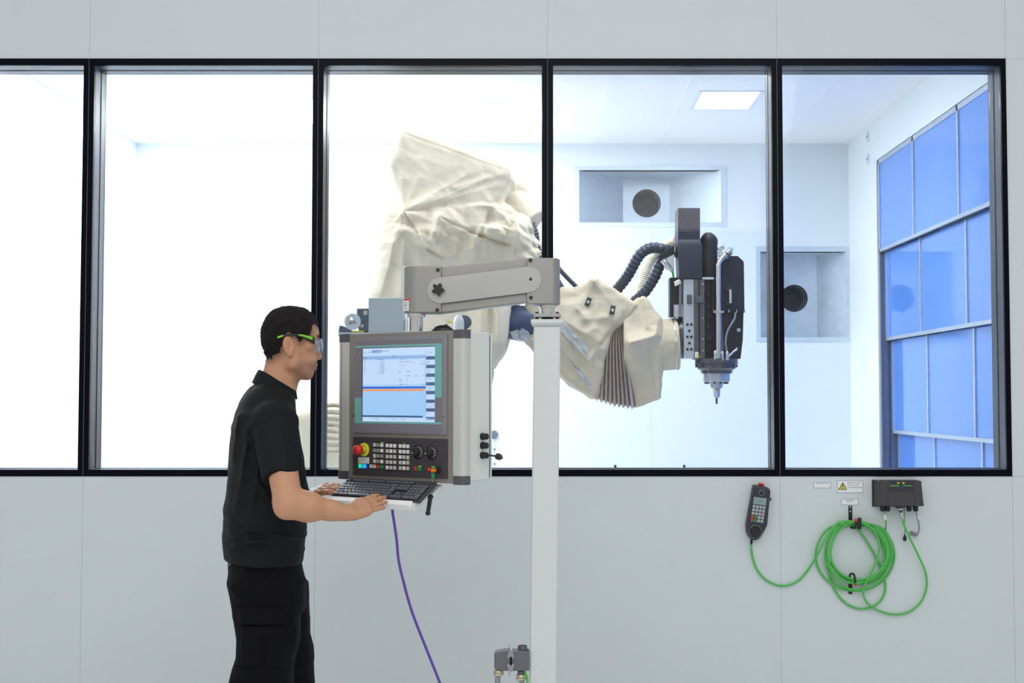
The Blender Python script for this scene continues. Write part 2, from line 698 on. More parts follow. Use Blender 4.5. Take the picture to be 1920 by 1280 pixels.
# ---------------------------------------------------------------- the machining cell behind the glass
CX0, CX1 = -2.92, 2.25
CY0, CY1 = WY + WT, 9.23
CZ = 3.335
mb = MB(); mb.box(CX0 - .1, CX1 + .45, CY0, CY1 + .6, -0.05, 0.0)
tag(mb.build('floor_cell', M['cellceil']), kind='structure')
mb = MB(); mb.box(CX0 - .1, CX1 + .5, CY0 - 0.0, CY1 + .1, CZ, CZ + 0.08)
for xx in (.42, .9, 1.75):
    mb.box(xx - .02, xx + .02, CY0, CY1, CZ - .003, CZ)
tag(mb.build('ceiling_cell', M['cellceil']), kind='structure')
mb = MB(); mb.box(CX0 - .1, CX0, CY0, CY1 + .1, 0, CZ)
tag(mb.build('wall_left', M['cellwall']), kind='structure')

# back wall with the two extract openings
H1 = (P(1086, 319, CY1), P(1352, 417, CY1))
H2 = (P(1425, 472, CY1), P(1586.5, 632, CY1))
cut = [(H1[0].x, H1[1].x, H1[1].z, H1[0].z), (H2[0].x, H2[1].x, H2[1].z, H2[0].z)]
gx = sorted([CX0, CX1] + [c[0] for c in cut] + [c[1] for c in cut] + [P(252, 800, CY1).x, P(1222, 800, CY1).x])
gz = sorted([0, CZ] + [c[2] for c in cut] + [c[3] for c in cut])
mb = MB()
for a, b in zip(gx[:-1], gx[1:]):
    z0 = 0
    hole = [c for c in cut if c[0] - 1e-4 <= a and b <= c[1] + 1e-4]
    spans = [(0, CZ)] if not hole else [(0, hole[0][2]), (hole[0][3], CZ)]
    sm = 0.001 if abs(b - P(1222, 800, CY1).x) < 1e-3 else 0
    for z0, z1 in spans:
        if b - sm > a:
            mb.box(a, b - sm, CY1, CY1 + 0.06, z0, z1)
tag(mb.build('wall_back', M['cellback']), kind='structure')

# right wall around the lifting door
DY1 = 8.44
DZT = on_x(1650, 297, CX1).z
mb = MB()
mb.box(CX1, CX1 + .1, DY1 + .03, CY1 + .06, 0, CZ)
mb.box(CX1, CX1 + .1, CY0, DY1 + .03, DZT + .005, CZ)
mb.box(CX1 + .42, CX1 + .5, CY0, DY1 + .03, 0, CZ)
mb.box(CX1 + .1, CX1 + .5, DY1 + .1, DY1 + .16, 0, CZ)
tag(mb.build('wall_right', M['cellwall']), kind='structure')

door = group_struct('door_1', (CX1, 7.1, 0))
rowz = [DZT] + [on_x(px, py, CX1 + .036 * i).z for i, (px, py) in enumerate(((1653, 471), (1663, 638), (1672, 812)), 0)]
rowz += [rowz[-1] - .61, rowz[-1] - 1.2]
rowz[-1] = max(0.02, rowz[-1])
for i in range(5):
    X = CX1 + .036 * i + .002
    z1, z0 = rowz[i], rowz[i + 1]
    sh = MB(); sh.box(X + .008, X + .02, CY0 + .02, DY1, z0, z1)
    sec = sh.build('door_section', M['bluepanel'], door)
    r = MB()
    w = .022
    r.box(X, X + .024, CY0 + .02, DY1, z0, z0 + w)
    if i == 0:
        r.box(X, X + .024, CY0 + .02, DY1, z1 - .03, z1)
    r.box(X, X + .024, DY1 - .02, DY1, z0, z1)
    for ym in (7.66, 6.835, 6.01):
        r.box(X, X + .024, ym - .012, ym + .012, z0 + w, z1)
    r.build('door_grid', M['alu'], sec)
r = MB()
r.box(CX1 + .012, CX1 + .12, DY1 + .002, DY1 + .03, 0, rowz[1])
r.box(CX1 + .12, CX1 + .2, DY1 + .002, DY1 + .06, 0, rowz[1] - .1)
r.box(CX1 + .03, CX1 + .05, DY1 - .012, DY1 + .002, 0, rowz[1])
r.box(CX1 + .066, CX1 + .086, DY1 - .012, DY1 + .002, 0, rowz[2])
r.box(CX1 + .2, CX1 + .42, DY1 + .03, DY1 + .06, 0, CZ)
r.build('door_post', M['postgrey'], door)

# ceiling lights of the cell
M['led'] = mat('lit_diffuser', (255, 255, 255), 0.5, emit=(244, 250, 255), estr=10.0)
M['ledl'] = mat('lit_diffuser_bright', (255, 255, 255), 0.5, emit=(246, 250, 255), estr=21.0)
M['ledfill'] = mat('fill_diffuser', (255, 255, 255), 0.5, emit=(244, 250, 255), estr=15.0)
M['ledfill_dim'] = mat('fill_diffuser_dim', (255, 255, 255), 0.5, emit=(250, 250, 250), estr=3.2)
M['white'] = mat('white_enamel', (238, 241, 243), 0.35)
c = [on_z(1317, 172, CZ), on_z(1402.5, 203, CZ)]
c2 = on_z(1301, 203, CZ)
lx0, lx1 = c2.x, c[1].x
ly0, ly1 = c[0].y, c[1].y
LW, LL = lx1 - lx0, ly1 - ly0


def cell_light(cx, cy, w, l, m, label):
    t = thing('ceiling_light', label, 'light', (cx, cy, CZ), 'recessed panel lights in the cell ceiling')
    fr = MB()
    for (a, b, d, e) in ((-w / 2 - .03, w / 2 + .03, l / 2, l / 2 + .03), (-w / 2 - .03, w / 2 + .03, -l / 2 - .03, -l / 2),
                         (-w / 2 - .03, -w / 2, -l / 2, l / 2), (w / 2, w / 2 + .03, -l / 2, l / 2)):
        fr.box(cx + a, cx + b, cy + d, cy + e, CZ - .004, CZ)
    fr.build('frame', M['white'], t)
    df = MB(); df.box(cx - w / 2, cx + w / 2, cy - l / 2, cy + l / 2, CZ - .003, CZ - .001)
    df.build('diffuser', m, t)


cell_light((lx0 + lx1) / 2, (ly0 + ly1) / 2, LW, LL, M['led'], 'glowing white panel light in the cell ceiling, seen above the spindle')
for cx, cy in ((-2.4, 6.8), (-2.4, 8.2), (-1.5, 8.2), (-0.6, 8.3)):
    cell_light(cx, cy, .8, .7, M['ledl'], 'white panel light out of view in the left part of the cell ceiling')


for cx in (0.75, -0.5):  # two unseen panels, added to light the robot covers from above
    cell_light(cx, 6.85, .8, .5, M['ledfill'] if cx > 0 else M['ledfill_dim'], 'added white panel light out of view, lighting the canvas covered robot from above')


# extract hoods
def hood(lab, op, flange, cplate, depth, hole, hr, mirror=False):
    (ax, bx, az, bz) = op
    t = thing('extract_hood', lab, 'vent', ((ax + bx) / 2, CY1, az), 'galvanised extract hoods on the cell back wall')
    fx0, fx1, fz0, fz1 = flange
    fr = MB()
    y0 = CY1 - .004
    fr.box(fx0, fx1, y0, CY1, bz, fz1); fr.box(fx0, fx1, y0, CY1, fz0, az)
    fr.box(fx0, ax, y0, CY1, az, bz); fr.box(bx, fx1, y0, CY1, az, bz)
    fr.build('flange', M['galv'], t)
    yb = CY1 + depth
    px0, px1 = cplate
    zc = az; zd = bz
    b = MB()
    th = .004
    b.prism([(ax, CY1, bz), (bx, CY1, bz), (px1, yb, zd), (px0, yb, zd)], (0, 0, .004))
    b.prism([(ax, CY1, az), (bx, CY1, az), (px1, yb, zc), (px0, yb, zc)], (0, 0, -.004))
    b.prism([(ax, CY1, az), (px0, yb, zc), (px0, yb, zd), (ax, CY1, bz)], (-.004, .002, 0))
    b.prism([(bx, CY1, az), (px1, yb, zc), (px1, yb, zd), (bx, CY1, bz)], (.004, .002, 0))
    # back plate with a round hole
    n = 40
    hx, hz = hole
    ring = [(hx + hr * math.cos(2 * math.pi * i / n), yb, hz + hr * math.sin(2 * math.pi * i / n)) for i in range(n)]
    outer = []
    for i in range(n):
        a = 2 * math.pi * i / n
        ca, sa = math.cos(a), math.sin(a)
        k = min((((px1 - hx) if ca > 0 else (hx - px0)) / max(1e-6, abs(ca))), (((zd - hz) if sa > 0 else (hz - zc)) / max(1e-6, abs(sa))))
        outer.append((hx + k * ca, yb, hz + k * sa))
    b.add(ring + outer, [[i, (i + 1) % n, n + (i + 1) % n, n + i] for i in range(n)])
    for i in range(n):
        p, q = outer[i], outer[(i + 1) % n]
        if abs(p[0] - q[0]) > 1e-5 and abs(p[2] - q[2]) > 1e-5:
            kx = p[0] if min(abs(p[0] - px0), abs(p[0] - px1)) < 1e-5 else q[0]
            kz = p[2] if min(abs(p[2] - zc), abs(p[2] - zd)) < 1e-5 else q[2]
            b.add([p, q, (kx, yb, kz)], [[0, 1, 2]])
    b.build('recess_box', M['galv'], t)
    rg = MB(); rg.lathe((hx, yb - .004, hz), (0, 1, 0), [(hr, 0), (hr + .012, 0), (hr + .012, .004), (hr, .004)], 40, caps=False)
    rg.build('duct_collar', M['galv'], t)
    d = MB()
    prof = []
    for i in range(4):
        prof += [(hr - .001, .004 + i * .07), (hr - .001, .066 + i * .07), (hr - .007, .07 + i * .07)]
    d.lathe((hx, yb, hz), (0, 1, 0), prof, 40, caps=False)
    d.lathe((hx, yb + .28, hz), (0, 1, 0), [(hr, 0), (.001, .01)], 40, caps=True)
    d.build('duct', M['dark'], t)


o1, o2 = cut
d1 = .36
hood('wide galvanised extract hood recess on the back wall, higher of the two', o1,
     (P(1077, 311, CY1).x, P(1362, 311, CY1).x, P(1100, 426, CY1).z, P(1100, 311, CY1).z),
     (P(1168, 335, CY1 + d1).x, P(1255, 335, CY1 + d1).x), d1,
     (P(1212.5, 381, CY1 + d1).x, P(1212.5, 381, CY1 + d1).z), 27 * (CY1 + d1) / FPX)
d2 = .26
hood('squarer galvanised extract hood recess on the back wall, lower right, behind a mullion', o2,
     (P(1417, 462, CY1).x, P(1596, 462, CY1).x, P(1500, 641, CY1).z, P(1500, 462, CY1).z),
     (P(1447, 481, CY1 + d2).x, P(1531, 481, CY1 + d2).x), d2,
     (P(1489, 559, CY1 + d2).x, P(1489, 559, CY1 + d2).z), 26 * (CY1 + d2) / FPX)

# round vents on the right wall
for i, (px, py) in enumerate(((1628, 256), (1628, 298))):
    c = on_x(px, py, CX1)
    t = thing('round_vent', ('upper' if i == 0 else 'lower') + ' of two small round grey vents on the white wall beside the blue door', 'vent', c, 'round vents beside the blue door')
    b = MB(); b.lathe(c + V(.002, 0, 0), (-1, 0, 0), [(.036, 0), (.036, .006), (.03, .009), (.001, .009)], 28, caps=False)
    b.build('disc', M['galv'], t)
    b = MB(); b.cbox(c + V(-.009, 0, 0), (.003, 0, 0), (0, .05, 0), (0, 0, .004)); b.build('slot', M['dark'], t)

# small fitting with conduit on the back wall
c = P(926.5, 814.5, CY1)
t = thing('wall_sensor', 'small round grey wall fitting with a thin conduit, right of the control panel', 'wall fitting', c)
b = MB(); b.lathe(c, (0, -1, 0), [(.03, 0), (.03, .014), (.026, .018), (.001, .018)], 28, caps=False)
b.build('disc', M['postgrey'], t)
b = MB(); b.cyl(c + V(0, -.008, -.03), P(927, 876, CY1 - .008), .0025, n=8); b.build('conduit', M['galv'], t)
for py in (842, 869):
    b = MB(); q = P(927, py, CY1 - .008); b.ball(q, .008, 10, 6); b.build('clip', M['postgrey'], t)
M['yellow'] = mat('yellow_label', (226, 206, 60), 0.5)
for a in (35, 145, 215, 325):
    a = math.radians(a)
    b = MB(); b.cbox(c + V(.021 * math.cos(a), -.018, .021 * math.sin(a)), (.009, 0, 0), (0, .002, 0), (0, 0, .004)); b.build('yellow_mark', M['yellow'], t)
for i, px in enumerate((1153, 1282)):
    c = P(px, 877, CY1)
    t = thing('spray_nozzle', ('small dark nozzle low on the back wall, nearer the column', 'small dark nozzle low on the back wall, below the spindle')[i], 'nozzle', c, 'nozzles low on the back wall')
    b = MB(); b.lathe(c + V(0, 0, -.012), (0, -1, 0), [(.03, 0), (.03, .008), (.02, .014), (.001, .014)], 20, caps=False); b.build('flange', M['white'], t)
    b = MB(); b.cyl(c + V(0, -.014, -.012), c + V(0, -.03, .02), .009, n=12); b.build('nozzle_tip', M['gasket'], t)

# ---------------------------------------------------------------- operator console
M['profile'] = mat('pale_grey_extrusion', (196, 198, 194), 0.4, 0.15, var=0.03, vs=30, brushed=(1, 1, .05))
M['housing'] = mat('pale_grey_housing_paint', (214, 219, 217), 0.42, var=0.02, vs=10)
M['bronze'] = mat('bronze_grey_front_plate', (146, 140, 133), 0.42, 0.3, var=0.08, vs=60)
M['cap'] = mat('slate_plastic_cap', (84, 82, 88), 0.5, var=0.05)
M['bezel'] = mat('grey_bezel', (126, 123, 132), 0.5, 0.1, var=0.05, vs=120)
M['bezelrim'] = mat('light_grey_bezel_rim', (138, 139, 143), 0.4, 0.2, var=0.05)
M['teal'] = mat('teal_bezel_band', (118, 178, 176), 0.5, var=0.04)
M['blackpanel'] = mat('black_key_panel', (64, 61, 65), 0.5, var=0.12, vs=90)
M['key'] = mat('pale_key_cap', (196, 194, 186), 0.5, var=0.05)
M['keyw'] = mat('white_key_cap', (226, 226, 224), 0.5, var=0.03)
M['keyg'] = mat('grey_key_cap', (150, 148, 143), 0.5, var=0.05)
M['red'] = mat('red_plastic', (206, 46, 38), 0.35, var=0.06)
M['green'] = mat('green_plastic', (26, 150, 84), 0.4, var=0.06)
M['redk'] = mat('red_key_cap', (214, 58, 54), 0.45, var=0.05)
M['lime'] = mat('yellow_green_plate', (220, 222, 54), 0.4, var=0.05)
M['black'] = mat('black_plastic', (24, 24, 27), 0.38, var=0.12)
M['blackm'] = mat('matt_black_plastic', (34, 34, 37), 0.6, var=0.12)
M['steel'] = mat('brushed_steel', (172, 172, 170), 0.3, 0.85, var=0.07, vs=50, brushed=(.08, 1, 1))
M['casting'] = mat('grey_alu_casting', (152, 151, 148), 0.38, 0.55, var=0.05, vs=70)
M['chrome'] = mat('bright_steel', (214, 214, 212), 0.16, 0.95, var=0.04)
M['bolt'] = mat('dark_bolt', (74, 66, 52), 0.35, 0.8)
M['post'] = mat('white_post_paint', (210, 214, 214), 0.4, var=0.02)
M['label'] = mat('white_label', (238, 240, 240), 0.5, var=0.02)
M['ink'] = mat('dark_ink', (40, 44, 60), 0.6)
M['orange'] = mat('orange_tag', (240, 128, 30), 0.4)
M['glowgreen'] = mat('lit_green_key', (20, 190, 130), 0.4, emit=(20, 214, 140), estr=0.9)
M['glowblue'] = mat('lit_blue_key', (40, 120, 240), 0.4, emit=(30, 140, 255), estr=1.3)
M['led_green'] = mat('lit_green_indicator', (90, 200, 40), 0.4, emit=(110, 230, 40), estr=0.8)
M['scr'] = mat('lit_screen', (8, 8, 8), 0.25, emit=(160, 204, 248), estr=0.98, var=0.0)
M['scrw'] = mat('lit_screen_white', (8, 8, 8), 0.25, emit=(194, 220, 250), estr=0.98, var=0.0)
M['scrg'] = mat('lit_screen_grey', (8, 8, 8), 0.25, emit=(150, 178, 224), estr=0.95, var=0.0)
M['scrb'] = mat('lit_screen_blue', (8, 8, 8), 0.25, emit=(52, 104, 206), estr=1.0, var=0.0)
M['scro'] = mat('lit_screen_orange', (8, 8, 8), 0.25, emit=(244, 150, 84), estr=1.0, var=0.0)
M['scrd'] = mat('lit_screen_slate', (8, 8, 8), 0.25, emit=(74, 98, 140), estr=1.0, var=0.0)
M['scrt'] = mat('screen_lettering', (8, 8, 8), 0.25, emit=(60, 82, 120), estr=1.0, var=0.0)

PL, PR = P(631.5, 760, 4.155), P(870, 760, 3.845)
PL.z = PR.z = 0
FU = (PR - PL).normalized()
FW = (PR - PL).length
FN = Vector((FU.y, -FU.x, 0))
UP = Vector((0, 0, 1))
FZ0, FZ1 = P(870, 909, 3.845).z, P(870, 617.5, 3.845).z
FO = Vector((PL.x, PL.y, 0))


def st(x, y, off=0.0):
    p = on_plane(x, y, FO + FN * off, FN)
    return (p - FO).dot(FU), p.z


def fp(s, t, off=0.0):
    return FO + FU * s + UP * t + FN * off


def fbox(mb, s0, s1, t0, t1, o0, o1):
    return mb.obox(fp(s0, t0, o0), FU * (s1 - s0), UP * (t1 - t0), FN * (o1 - o0))


def frect(mb, x0, y0, x1, y1, o0, o1):
    a, b = st(x0, y0), st(x1, y1)
    return fbox(mb, a[0], b[0], b[1], a[1], o0, o1)


COLX, COLY = P(1026, 605, 4.0).x, 4.04
cbase = Vector((P(1017, 1280, 4.0).x - .006, COLY, 0))
con = thing('operator_console', 'machine control panel hung from a jointed grey arm on a white square post', 'control panel', cbase)

# post, leaning a little as in the picture
topc = P(1026, 611, 4.0); topc.y = COLY
HW = .0415
lean = Vector((topc.x - cbase.x, 0, topc.z))
mb = MB()
mb.obox(cbase + V(-HW, -HW, .012), (2 * HW, 0, 0), (0, 2 * HW, 0), lean - V(0, 0, .012))
mb.build('post', M['post'], con, bevel=.006, seg=3)
mb = MB(); mb.box(cbase.x - .11, cbase.x + .11, COLY - .11, COLY + .11, 0, .012); mb.build('base_plate', M['post'], con, bevel=.002)
mb = MB()
zc = topc.z
c0 = [(-HW, -HW), (HW, -HW), (HW, HW), (-HW, HW)]
k = .051 / HW
mb.prism([topc + V(a, b, 0) for a, b in c0], None, [topc + V(a * k, b * k, .008) for a, b in c0])
mb.prism([topc + V(a * k, b * k, .008) for a, b in c0], (0, 0, .013))
mb.build('post_cap', M['post'], con, bevel=.002)
ztop = zc + .021
mb = MB()
pz = P(1028, 593, COLY - .03).z
mb.box(topc.x - .041, topc.x + .043, COLY - .04, COLY + .04, pz - .002, pz + .009)
pl = mb.build('swivel_plate', M['steel'], con, bevel=.001)
for a in (-1, 1):
    for b in (-1, 1):
        mb = MB(); mb.cyl((topc.x + .032 * a, COLY + .03 * b, ztop), (topc.x + .032 * a, COLY + .03 * b, pz + .014), .0055, n=10)
        mb.build('stud', M['bolt'], pl)
mb = MB(); mb.cyl((topc.x, COLY, ztop - .004), (topc.x, COLY, pz), .018); mb.build('core', M['black'], pl)
zb = P(1020, 570, COLY - .04).z
mb = MB()
mb.lathe((topc.x + .001, COLY, pz + .008), (0, 0, 1), [(.023, 0), (.023, zb - pz - .018), (.028, zb - pz - .017), (.028, zb - pz - .008)], 32)
mb.build('swivel_bearing', M['chrome'], con)

# arm
AY = COLY
arm_f = AY - .045           # front face of the end blocks


def ap(x, y, Y=arm_f):
    return P(x, y, Y)


def dblock(x0, x1, y0, y1, left):
    a, b = ap(x0, y1), ap(x1, y0)
    z0, z1 = a.z, b.z
    X0, X1 = a.x, b.x
    R = .045
    pts = []
    n = 14
    if left:
        for i in range(n + 1):
            t = math.pi / 2 + math.pi * i / n
            pts.append((X0 + R + R * math.cos(t), AY + R * math.sin(t)))
        pts += [(X1, AY - R), (X1, AY + R)]
    else:
        for i in range(n + 1):
            t = -math.pi / 2 + math.pi * i / n
            pts.append((X1 - R * .55 + R * .55 * math.cos(t), AY + R * math.sin(t)))
        pts += [(X0, AY + R), (X0, AY - R)]
    m = MB(); m.prism([(x, y, z0) for x, y in pts], (0, 0, z1 - z0))
    return m


arm = MB()
q = [ap(815, 501, AY - .034), ap(1000, 483, AY - .034), ap(1000, 565, AY - .034), ap(815, 588, AY - .034)]
arm.prism(q, (0, .068, 0))
arm_o = arm.build('arm', M['casting'], con, bevel=.004, seg=3)
bl = dblock(753, 828, 498, 586, True).build('arm_end_block', M['casting'], arm_o, bevel=.004, seg=3)
br = dblock(987, 1050.5, 483, 570, False).build('arm_end_block', M['casting'], arm_o, bevel=.004, seg=3)
sp_ = []
yk = arm_f - .004
cl, cr = P(825, 544.5, yk), P(991, 524, yk)
dv = (cr - cl).normalized(); dn = Vector((-dv.z, 0, dv.x)); R = .0405
for i in range(17):
    t = math.pi / 2 + math.pi * i / 16
    sp_.append(cl + dv * (R * math.cos(t)) + dn * (R * math.sin(t)))
for i in range(17):
    t = -math.pi / 2 + math.pi * i / 16
    sp_.append(cr + dv * (R * math.cos(t)) + dn * (R * math.sin(t)))
mb = MB(); mb.prism(sp_, (0, .006, 0)); mb.build('arm_cover', M['steel'], arm_o, bevel=.0008)
for px, py in ((821, 506), (820, 581), (994.5, 488), (995.5, 558)):
    c = ap(px, py)
    mb = MB(); mb.lathe(c, (0, -1, 0), [(.0062, -.002), (.0062, .003), (.0035, .003), (.0035, .001)], 14); mb.build('bolt', M['bolt'], arm_o)
c = P(995, 523, yk); mb = MB(); mb.lathe(c, (0, -1, 0), [(.005, -.002), (.005, .0015), (.003, .0025)], 14); mb.build('rivet', M['bolt'], arm_o)
c = P(822, 543, yk)
pts = []
for i in range(60):
    t = 2 * math.pi * i / 60
    r = .0160 + .0042 * math.cos(5 * t + .8)
    pts.append(c + V(r * math.cos(t), -.012, r * math.sin(t)))
mb = MB(); mb.prism(pts, (0, -.016, 0)); mb.cyl(c, c + V(0, -.013, 0), .009, n=16)
mb.build('star_knob', M['black'], arm_o, bevel=.002)
# sticker on the left block wraps the rounded end: flat label near the edge
mb = MB(); a, b = ap(753.8, 582), ap(766.5, 558.5)
def blockface(x):      # front surface of the left block at x
    X0 = ap(753, 586).x; R = .045
    if x > X0 + R: return AY - R
    return AY - math.sqrt(max(0, R * R - (X0 + R - x) ** 2))
n = 8
def wrap(z0, z1, mtl, nm, par, off, xa=a.x, xb=b.x):
    vs = []; fs = []
    for i in range(n + 1):
        x = xa + (xb - xa) * i / n
        y = blockface(x) - off
        vs += [(x, y, z0), (x, y, z1)]
    for i in range(n):
        fs.append([2 * i, 2 * i + 2, 2 * i + 3, 2 * i + 1])
    m = MB(); m.add(vs, fs); return m.build(nm, mtl, par, recalc=False)
stk = wrap(a.z, b.z, M['label'], 'warning_sticker', arm_o, .0012)
wrap(b.z - .007, b.z - .0008, M['red'], 'red_band', stk, .0018)
for i, dz in enumerate((.013, .018, .0215, .025, .031)):
    wrap(b.z - dz - .0012, b.z - dz, M['ink'], 'text_line', stk, .0018, a.x + .003, b.x - (.003 + .004 * (i % 2)))

# hanging tube under the left block
tc = Vector((ap(777, 590).x, AY, 0))
zt0 = FZ1
zt1 = ap(777, 586).z
mb = MB()
mb.lathe((tc.x, AY, zt0 - .002), (0, 0, 1), [(.023, 0), (.023, zt1 - zt0 - .010), (.031, zt1 - zt0 - .009), (.031, zt1 - zt0 + .002)], 32)
mb.build('hanging_tube', M['chrome'], con)
mb = MB(); mb.box(tc.x - .036, tc.x + .036, AY - .036, AY + .036, FZ1 - .002, FZ1 + .003); mb.build('tube_flange', M['steel'], con, bevel=.001)

# enclosure
W1, W0 = FW, 0.0
s_l = st(654.5, 700)[0]; s_r = st(850, 700)[0]
DP = .135
enc = MB()
fbox(enc, .012, FW - .006, FZ0 + .008, FZ1 - .004, -DP, -.03)
enc_o = enc.build('housing', M['housing'], con, bevel=.006, seg=3)
mb = MB(); fbox(mb, .010, FW - .004, FZ0 + .012, FZ1 - .008, -DP - .008, -DP - .002); mb.build('rear_lid', M['housing'], enc_o, bevel=.002)
mb = MB(); fbox(mb, .014, FW - .008, FZ0 + .016, FZ1 - .012, -DP - .003, -DP + .001); mb.build('lid_seal', M['gasket'], enc_o)
mb = MB(); fbox(mb, s_l - .004, s_r + .004, FZ0 + .002, FZ1 - .001, -.03, -.002); mb.build('front_plate', M['bronze'], con, bevel=.001)
fr_plate = bpy.data.objects['front_plate']
CAPH = .026


def profile_pts(s0, s1, z, left):
    # rounded outer corner
    R = .016
    pts = []
    if left:
        pts = [(s1, -.032), (s1, 0)]
        for i in range(7):
            t = math.pi / 2 + (math.pi / 2) * i / 6
            pts.append((s0 + R + R * math.cos(t), -R + R * math.sin(t)))
        pts.append((s0, -.032))
    else:
        pts = [(s0, -.032)]
        pts.append((s1, -.032))
        for i in range(7):
            t = (math.pi / 2) * i / 6
            pts.append((s1 - R + R * math.cos(t), -R + R * math.sin(t)))
        pts.append((s0, 0))
    return [fp(s, z, o) for s, o in pts]


for left in (True, False):
    s0, s1 = (0.0, s_l) if left else (s_r, FW)
    m = MB(); m.prism(profile_pts(s0 + (.001 if left else 0), s1 - (0 if left else .001), FZ0 + CAPH, left), (0, 0, FZ1 - FZ0 - 2 * CAPH)); m.build('corner_profile', M['profile'], con)
    for za, zb_ in ((FZ0 - .001, FZ0 + CAPH), (FZ1 - CAPH, FZ1 + .001)):
        m = MB(); m.prism(profile_pts(s0 - .0005, s1 + .0005, za, left), (0, 0, zb_ - za)); m.build('corner_cap', M['cap'], con, bevel=.0015)
# groove line on the left profile
mb = MB(); fbox(mb, s_l * .36, s_l * .36 + .0012, FZ0 + CAPH, FZ1 - CAPH, 0, .0006); mb.build('profile_groove', M['cap'], con)

# display
A0, B0 = (664, 634.5), (838.5, 815)
mb = MB(); frect(mb, A0[0], A0[1] - 2, B0[0], B0[1], -.002, .003); disp = mb.build('display', M['bezelrim'], con, bevel=.001)
sA, sB = st(667.5, 640), st(829.5, 812.5)
mb = MB(); fbox(mb, sA[0], sB[0], sB[1], sA[1], .003, .0038); mb.build('bezel', M['bezel'], disp)
t1, t2, t3, t4 = st(667.5, 648.5)[1], st(667.5, 652.5)[1], st(667.5, 789)[1], st(667.5, 793)[1]
sS0, sS1 = st(682, 700)[0], st(817.2, 700)[0]
mb = MB()
fbox(mb, sA[0], sB[0], t2, t1, .0038, .0044)
fbox(mb, sA[0], sB[0], t4, t3, .0038, .0044)
tm = st(667.5, 745)[1]; tm2 = st(829.5, 745.5)[1]
fbox(mb, sA[0], sS0 - .004, t3, tm, .0038, .0044)
fbox(mb, sS1 + .0005, sB[0], tm2, t2, .0038, .0044)
mb.build('teal_band', M['teal'], disp)
for sx_ in (st(663.5, 700)[0] + .004, st(834, 700)[0]):
    for yy in (668, 780):
        m = MB(); m.lathe(fp(sx_, st(834, yy)[1], .003), FN, [(.004, 0), (.004, .002), (.002, .0025)], 12); m.build('screw', M['steel'], disp)
tt, tb = st(682, 652.5)[1] - .002, st(682, 789.5)[1]
mb = MB(); fbox(mb, sS0 - .004, sS1, tb - .002, tt + .001, .0038, .0042); mb.build('screen_edge', M['blackpanel'], disp)
scr = MB(); fbox(scr, sS0, sS1, tb, tt, .0042, .0046); scr_o = scr.build('screen', M['scr'], disp)
SWd, SHt = sS1 - sS0, tt - tb


def sq(mb, a, b, c, d, o=.0047):          # screen rectangle in 0..1, origin top left
    return fbox(mb, sS0 + a * SWd, sS0 + c * SWd, tt - d * SHt, tt - b * SHt, o - .0001, o)


mb = MB(); sq(mb, 0, 0, 1, .10); sq(mb, 0, .945, 1, 1, .0048); sq(mb, .005, .16, .87, .50); mb.build('screen_pane', M['scrw'], scr_o)
mb = MB(); sq(mb, .12, .02, .27, .065, .0048); sq(mb, 0, .115, .88, .145, .0048); sq(mb, .875, .05, .88, .92, .0048); mb.build('screen_header', M['scrg'], scr_o)
mb = MB(); sq(mb, 0, .525, .88, .553, .0048); mb.build('screen_blue_line', M['scrb'], scr_o)
mb = MB(); sq(mb, 0, .560, .86, .585, .0048); mb.build('screen_orange_line', M['scro'], scr_o)
mb = MB(); sq(mb, 0, .915, .84, .94, .0048)
mb_keys = MB()
sk = [(.055, .125), (.17, .24), (.285, .355), (.40, .47), (.515, .585), (.63, .70), (.745, .815), (.86, .93)]
for i, (a, b) in enumerate(sk):
    sq(mb, .885, b, 1, b + .045 if i < 7 else .97, .0048)
    sq(mb_keys, .885, a, 1, b, .0049)
mb.build('screen_dark_bar', M['scrd'], scr_o)
mb_keys.build('screen_softkey', M['scrw'], scr_o)


def stx(txt, a, b, h, w=None):
    MB().text(txt, fp(sS0 + a * SWd, tt - b * SHt, .00505), FU, UP, h * SHt, None if w is None else w * SWd).build('lettering', M['scrt'], scr_o, recalc=False)


stx('X', .02, .07, .03); stx('M', .075, .067, .026); stx('Mach', .15, .055, .02, .06); stx('MDA mode', .27, .05, .02, .10)
stx('Reset', .01, .132, .02, .06); stx('MCS', .42, .125, .018, .05); stx('Pos', .01, .162, .018, .04); stx('Position mm', .21, .162, .018, .10)
for i, (n1, v1) in enumerate((('X', '-128.41'), ('Y', '-274.03'), ('Z', '-18.50'), ('A', '0.000'), ('B', '0.000'), ('C', '0.000'), ('U', '0.000'))):
    stx(n1, .025, .19 + .027 * i, .018); stx(v1, .24, .19 + .027 * i, .016, .07)
stx('T,F,S', .53, .165, .018, .05)
stx('T', .52, .215, .035); stx('BALL MILL D12', .56, .20, .016, .14); stx('1.0 mm', .82, .20, .016, .055); stx('L 68.20', .80, .235, .016, .075)
stx('D1', .56, .255, .02)
stx('F', .52, .345, .035); stx('0.00', .62, .335, .02, .045); stx('0.00', .62, .39, .018, .045); stx('mm/min', .72, .39, .016, .065); stx('90%', .84, .39, .016, .035)
stx('S1', .52, .46, .035); stx('0', .62, .45, .02); stx('Master', .52, .505, .018, .06); stx('0', .62, .505, .018); stx('90%', .84, .505, .016, .035)
for i, l in enumerate((('T,S,M',), ('Set', 'WO'), ('Work', 'zero'), ('Meas',), ('Program', 'tools'), (), ('Act values', 'machine'), ('>>',))):
    for j, ww in enumerate(l):
        stx(ww, .9, sk[i][0] + .03 + .026 * j, .013, .012 + .0095 * len(ww))
for a, b in ((.13, 'Edit'), (.37, 'Prog'), (.50, 'Auto')):
    stx(b, a + .05, .97, .018, .05); stx('/', a, .985, .03)

# machine key panel
mb = MB(); frect(mb, 662.5, 818.5, 839, 897.5, -.002, .002); kp = mb.build('key_panel', M['blackpanel'], con, bevel=.0008)


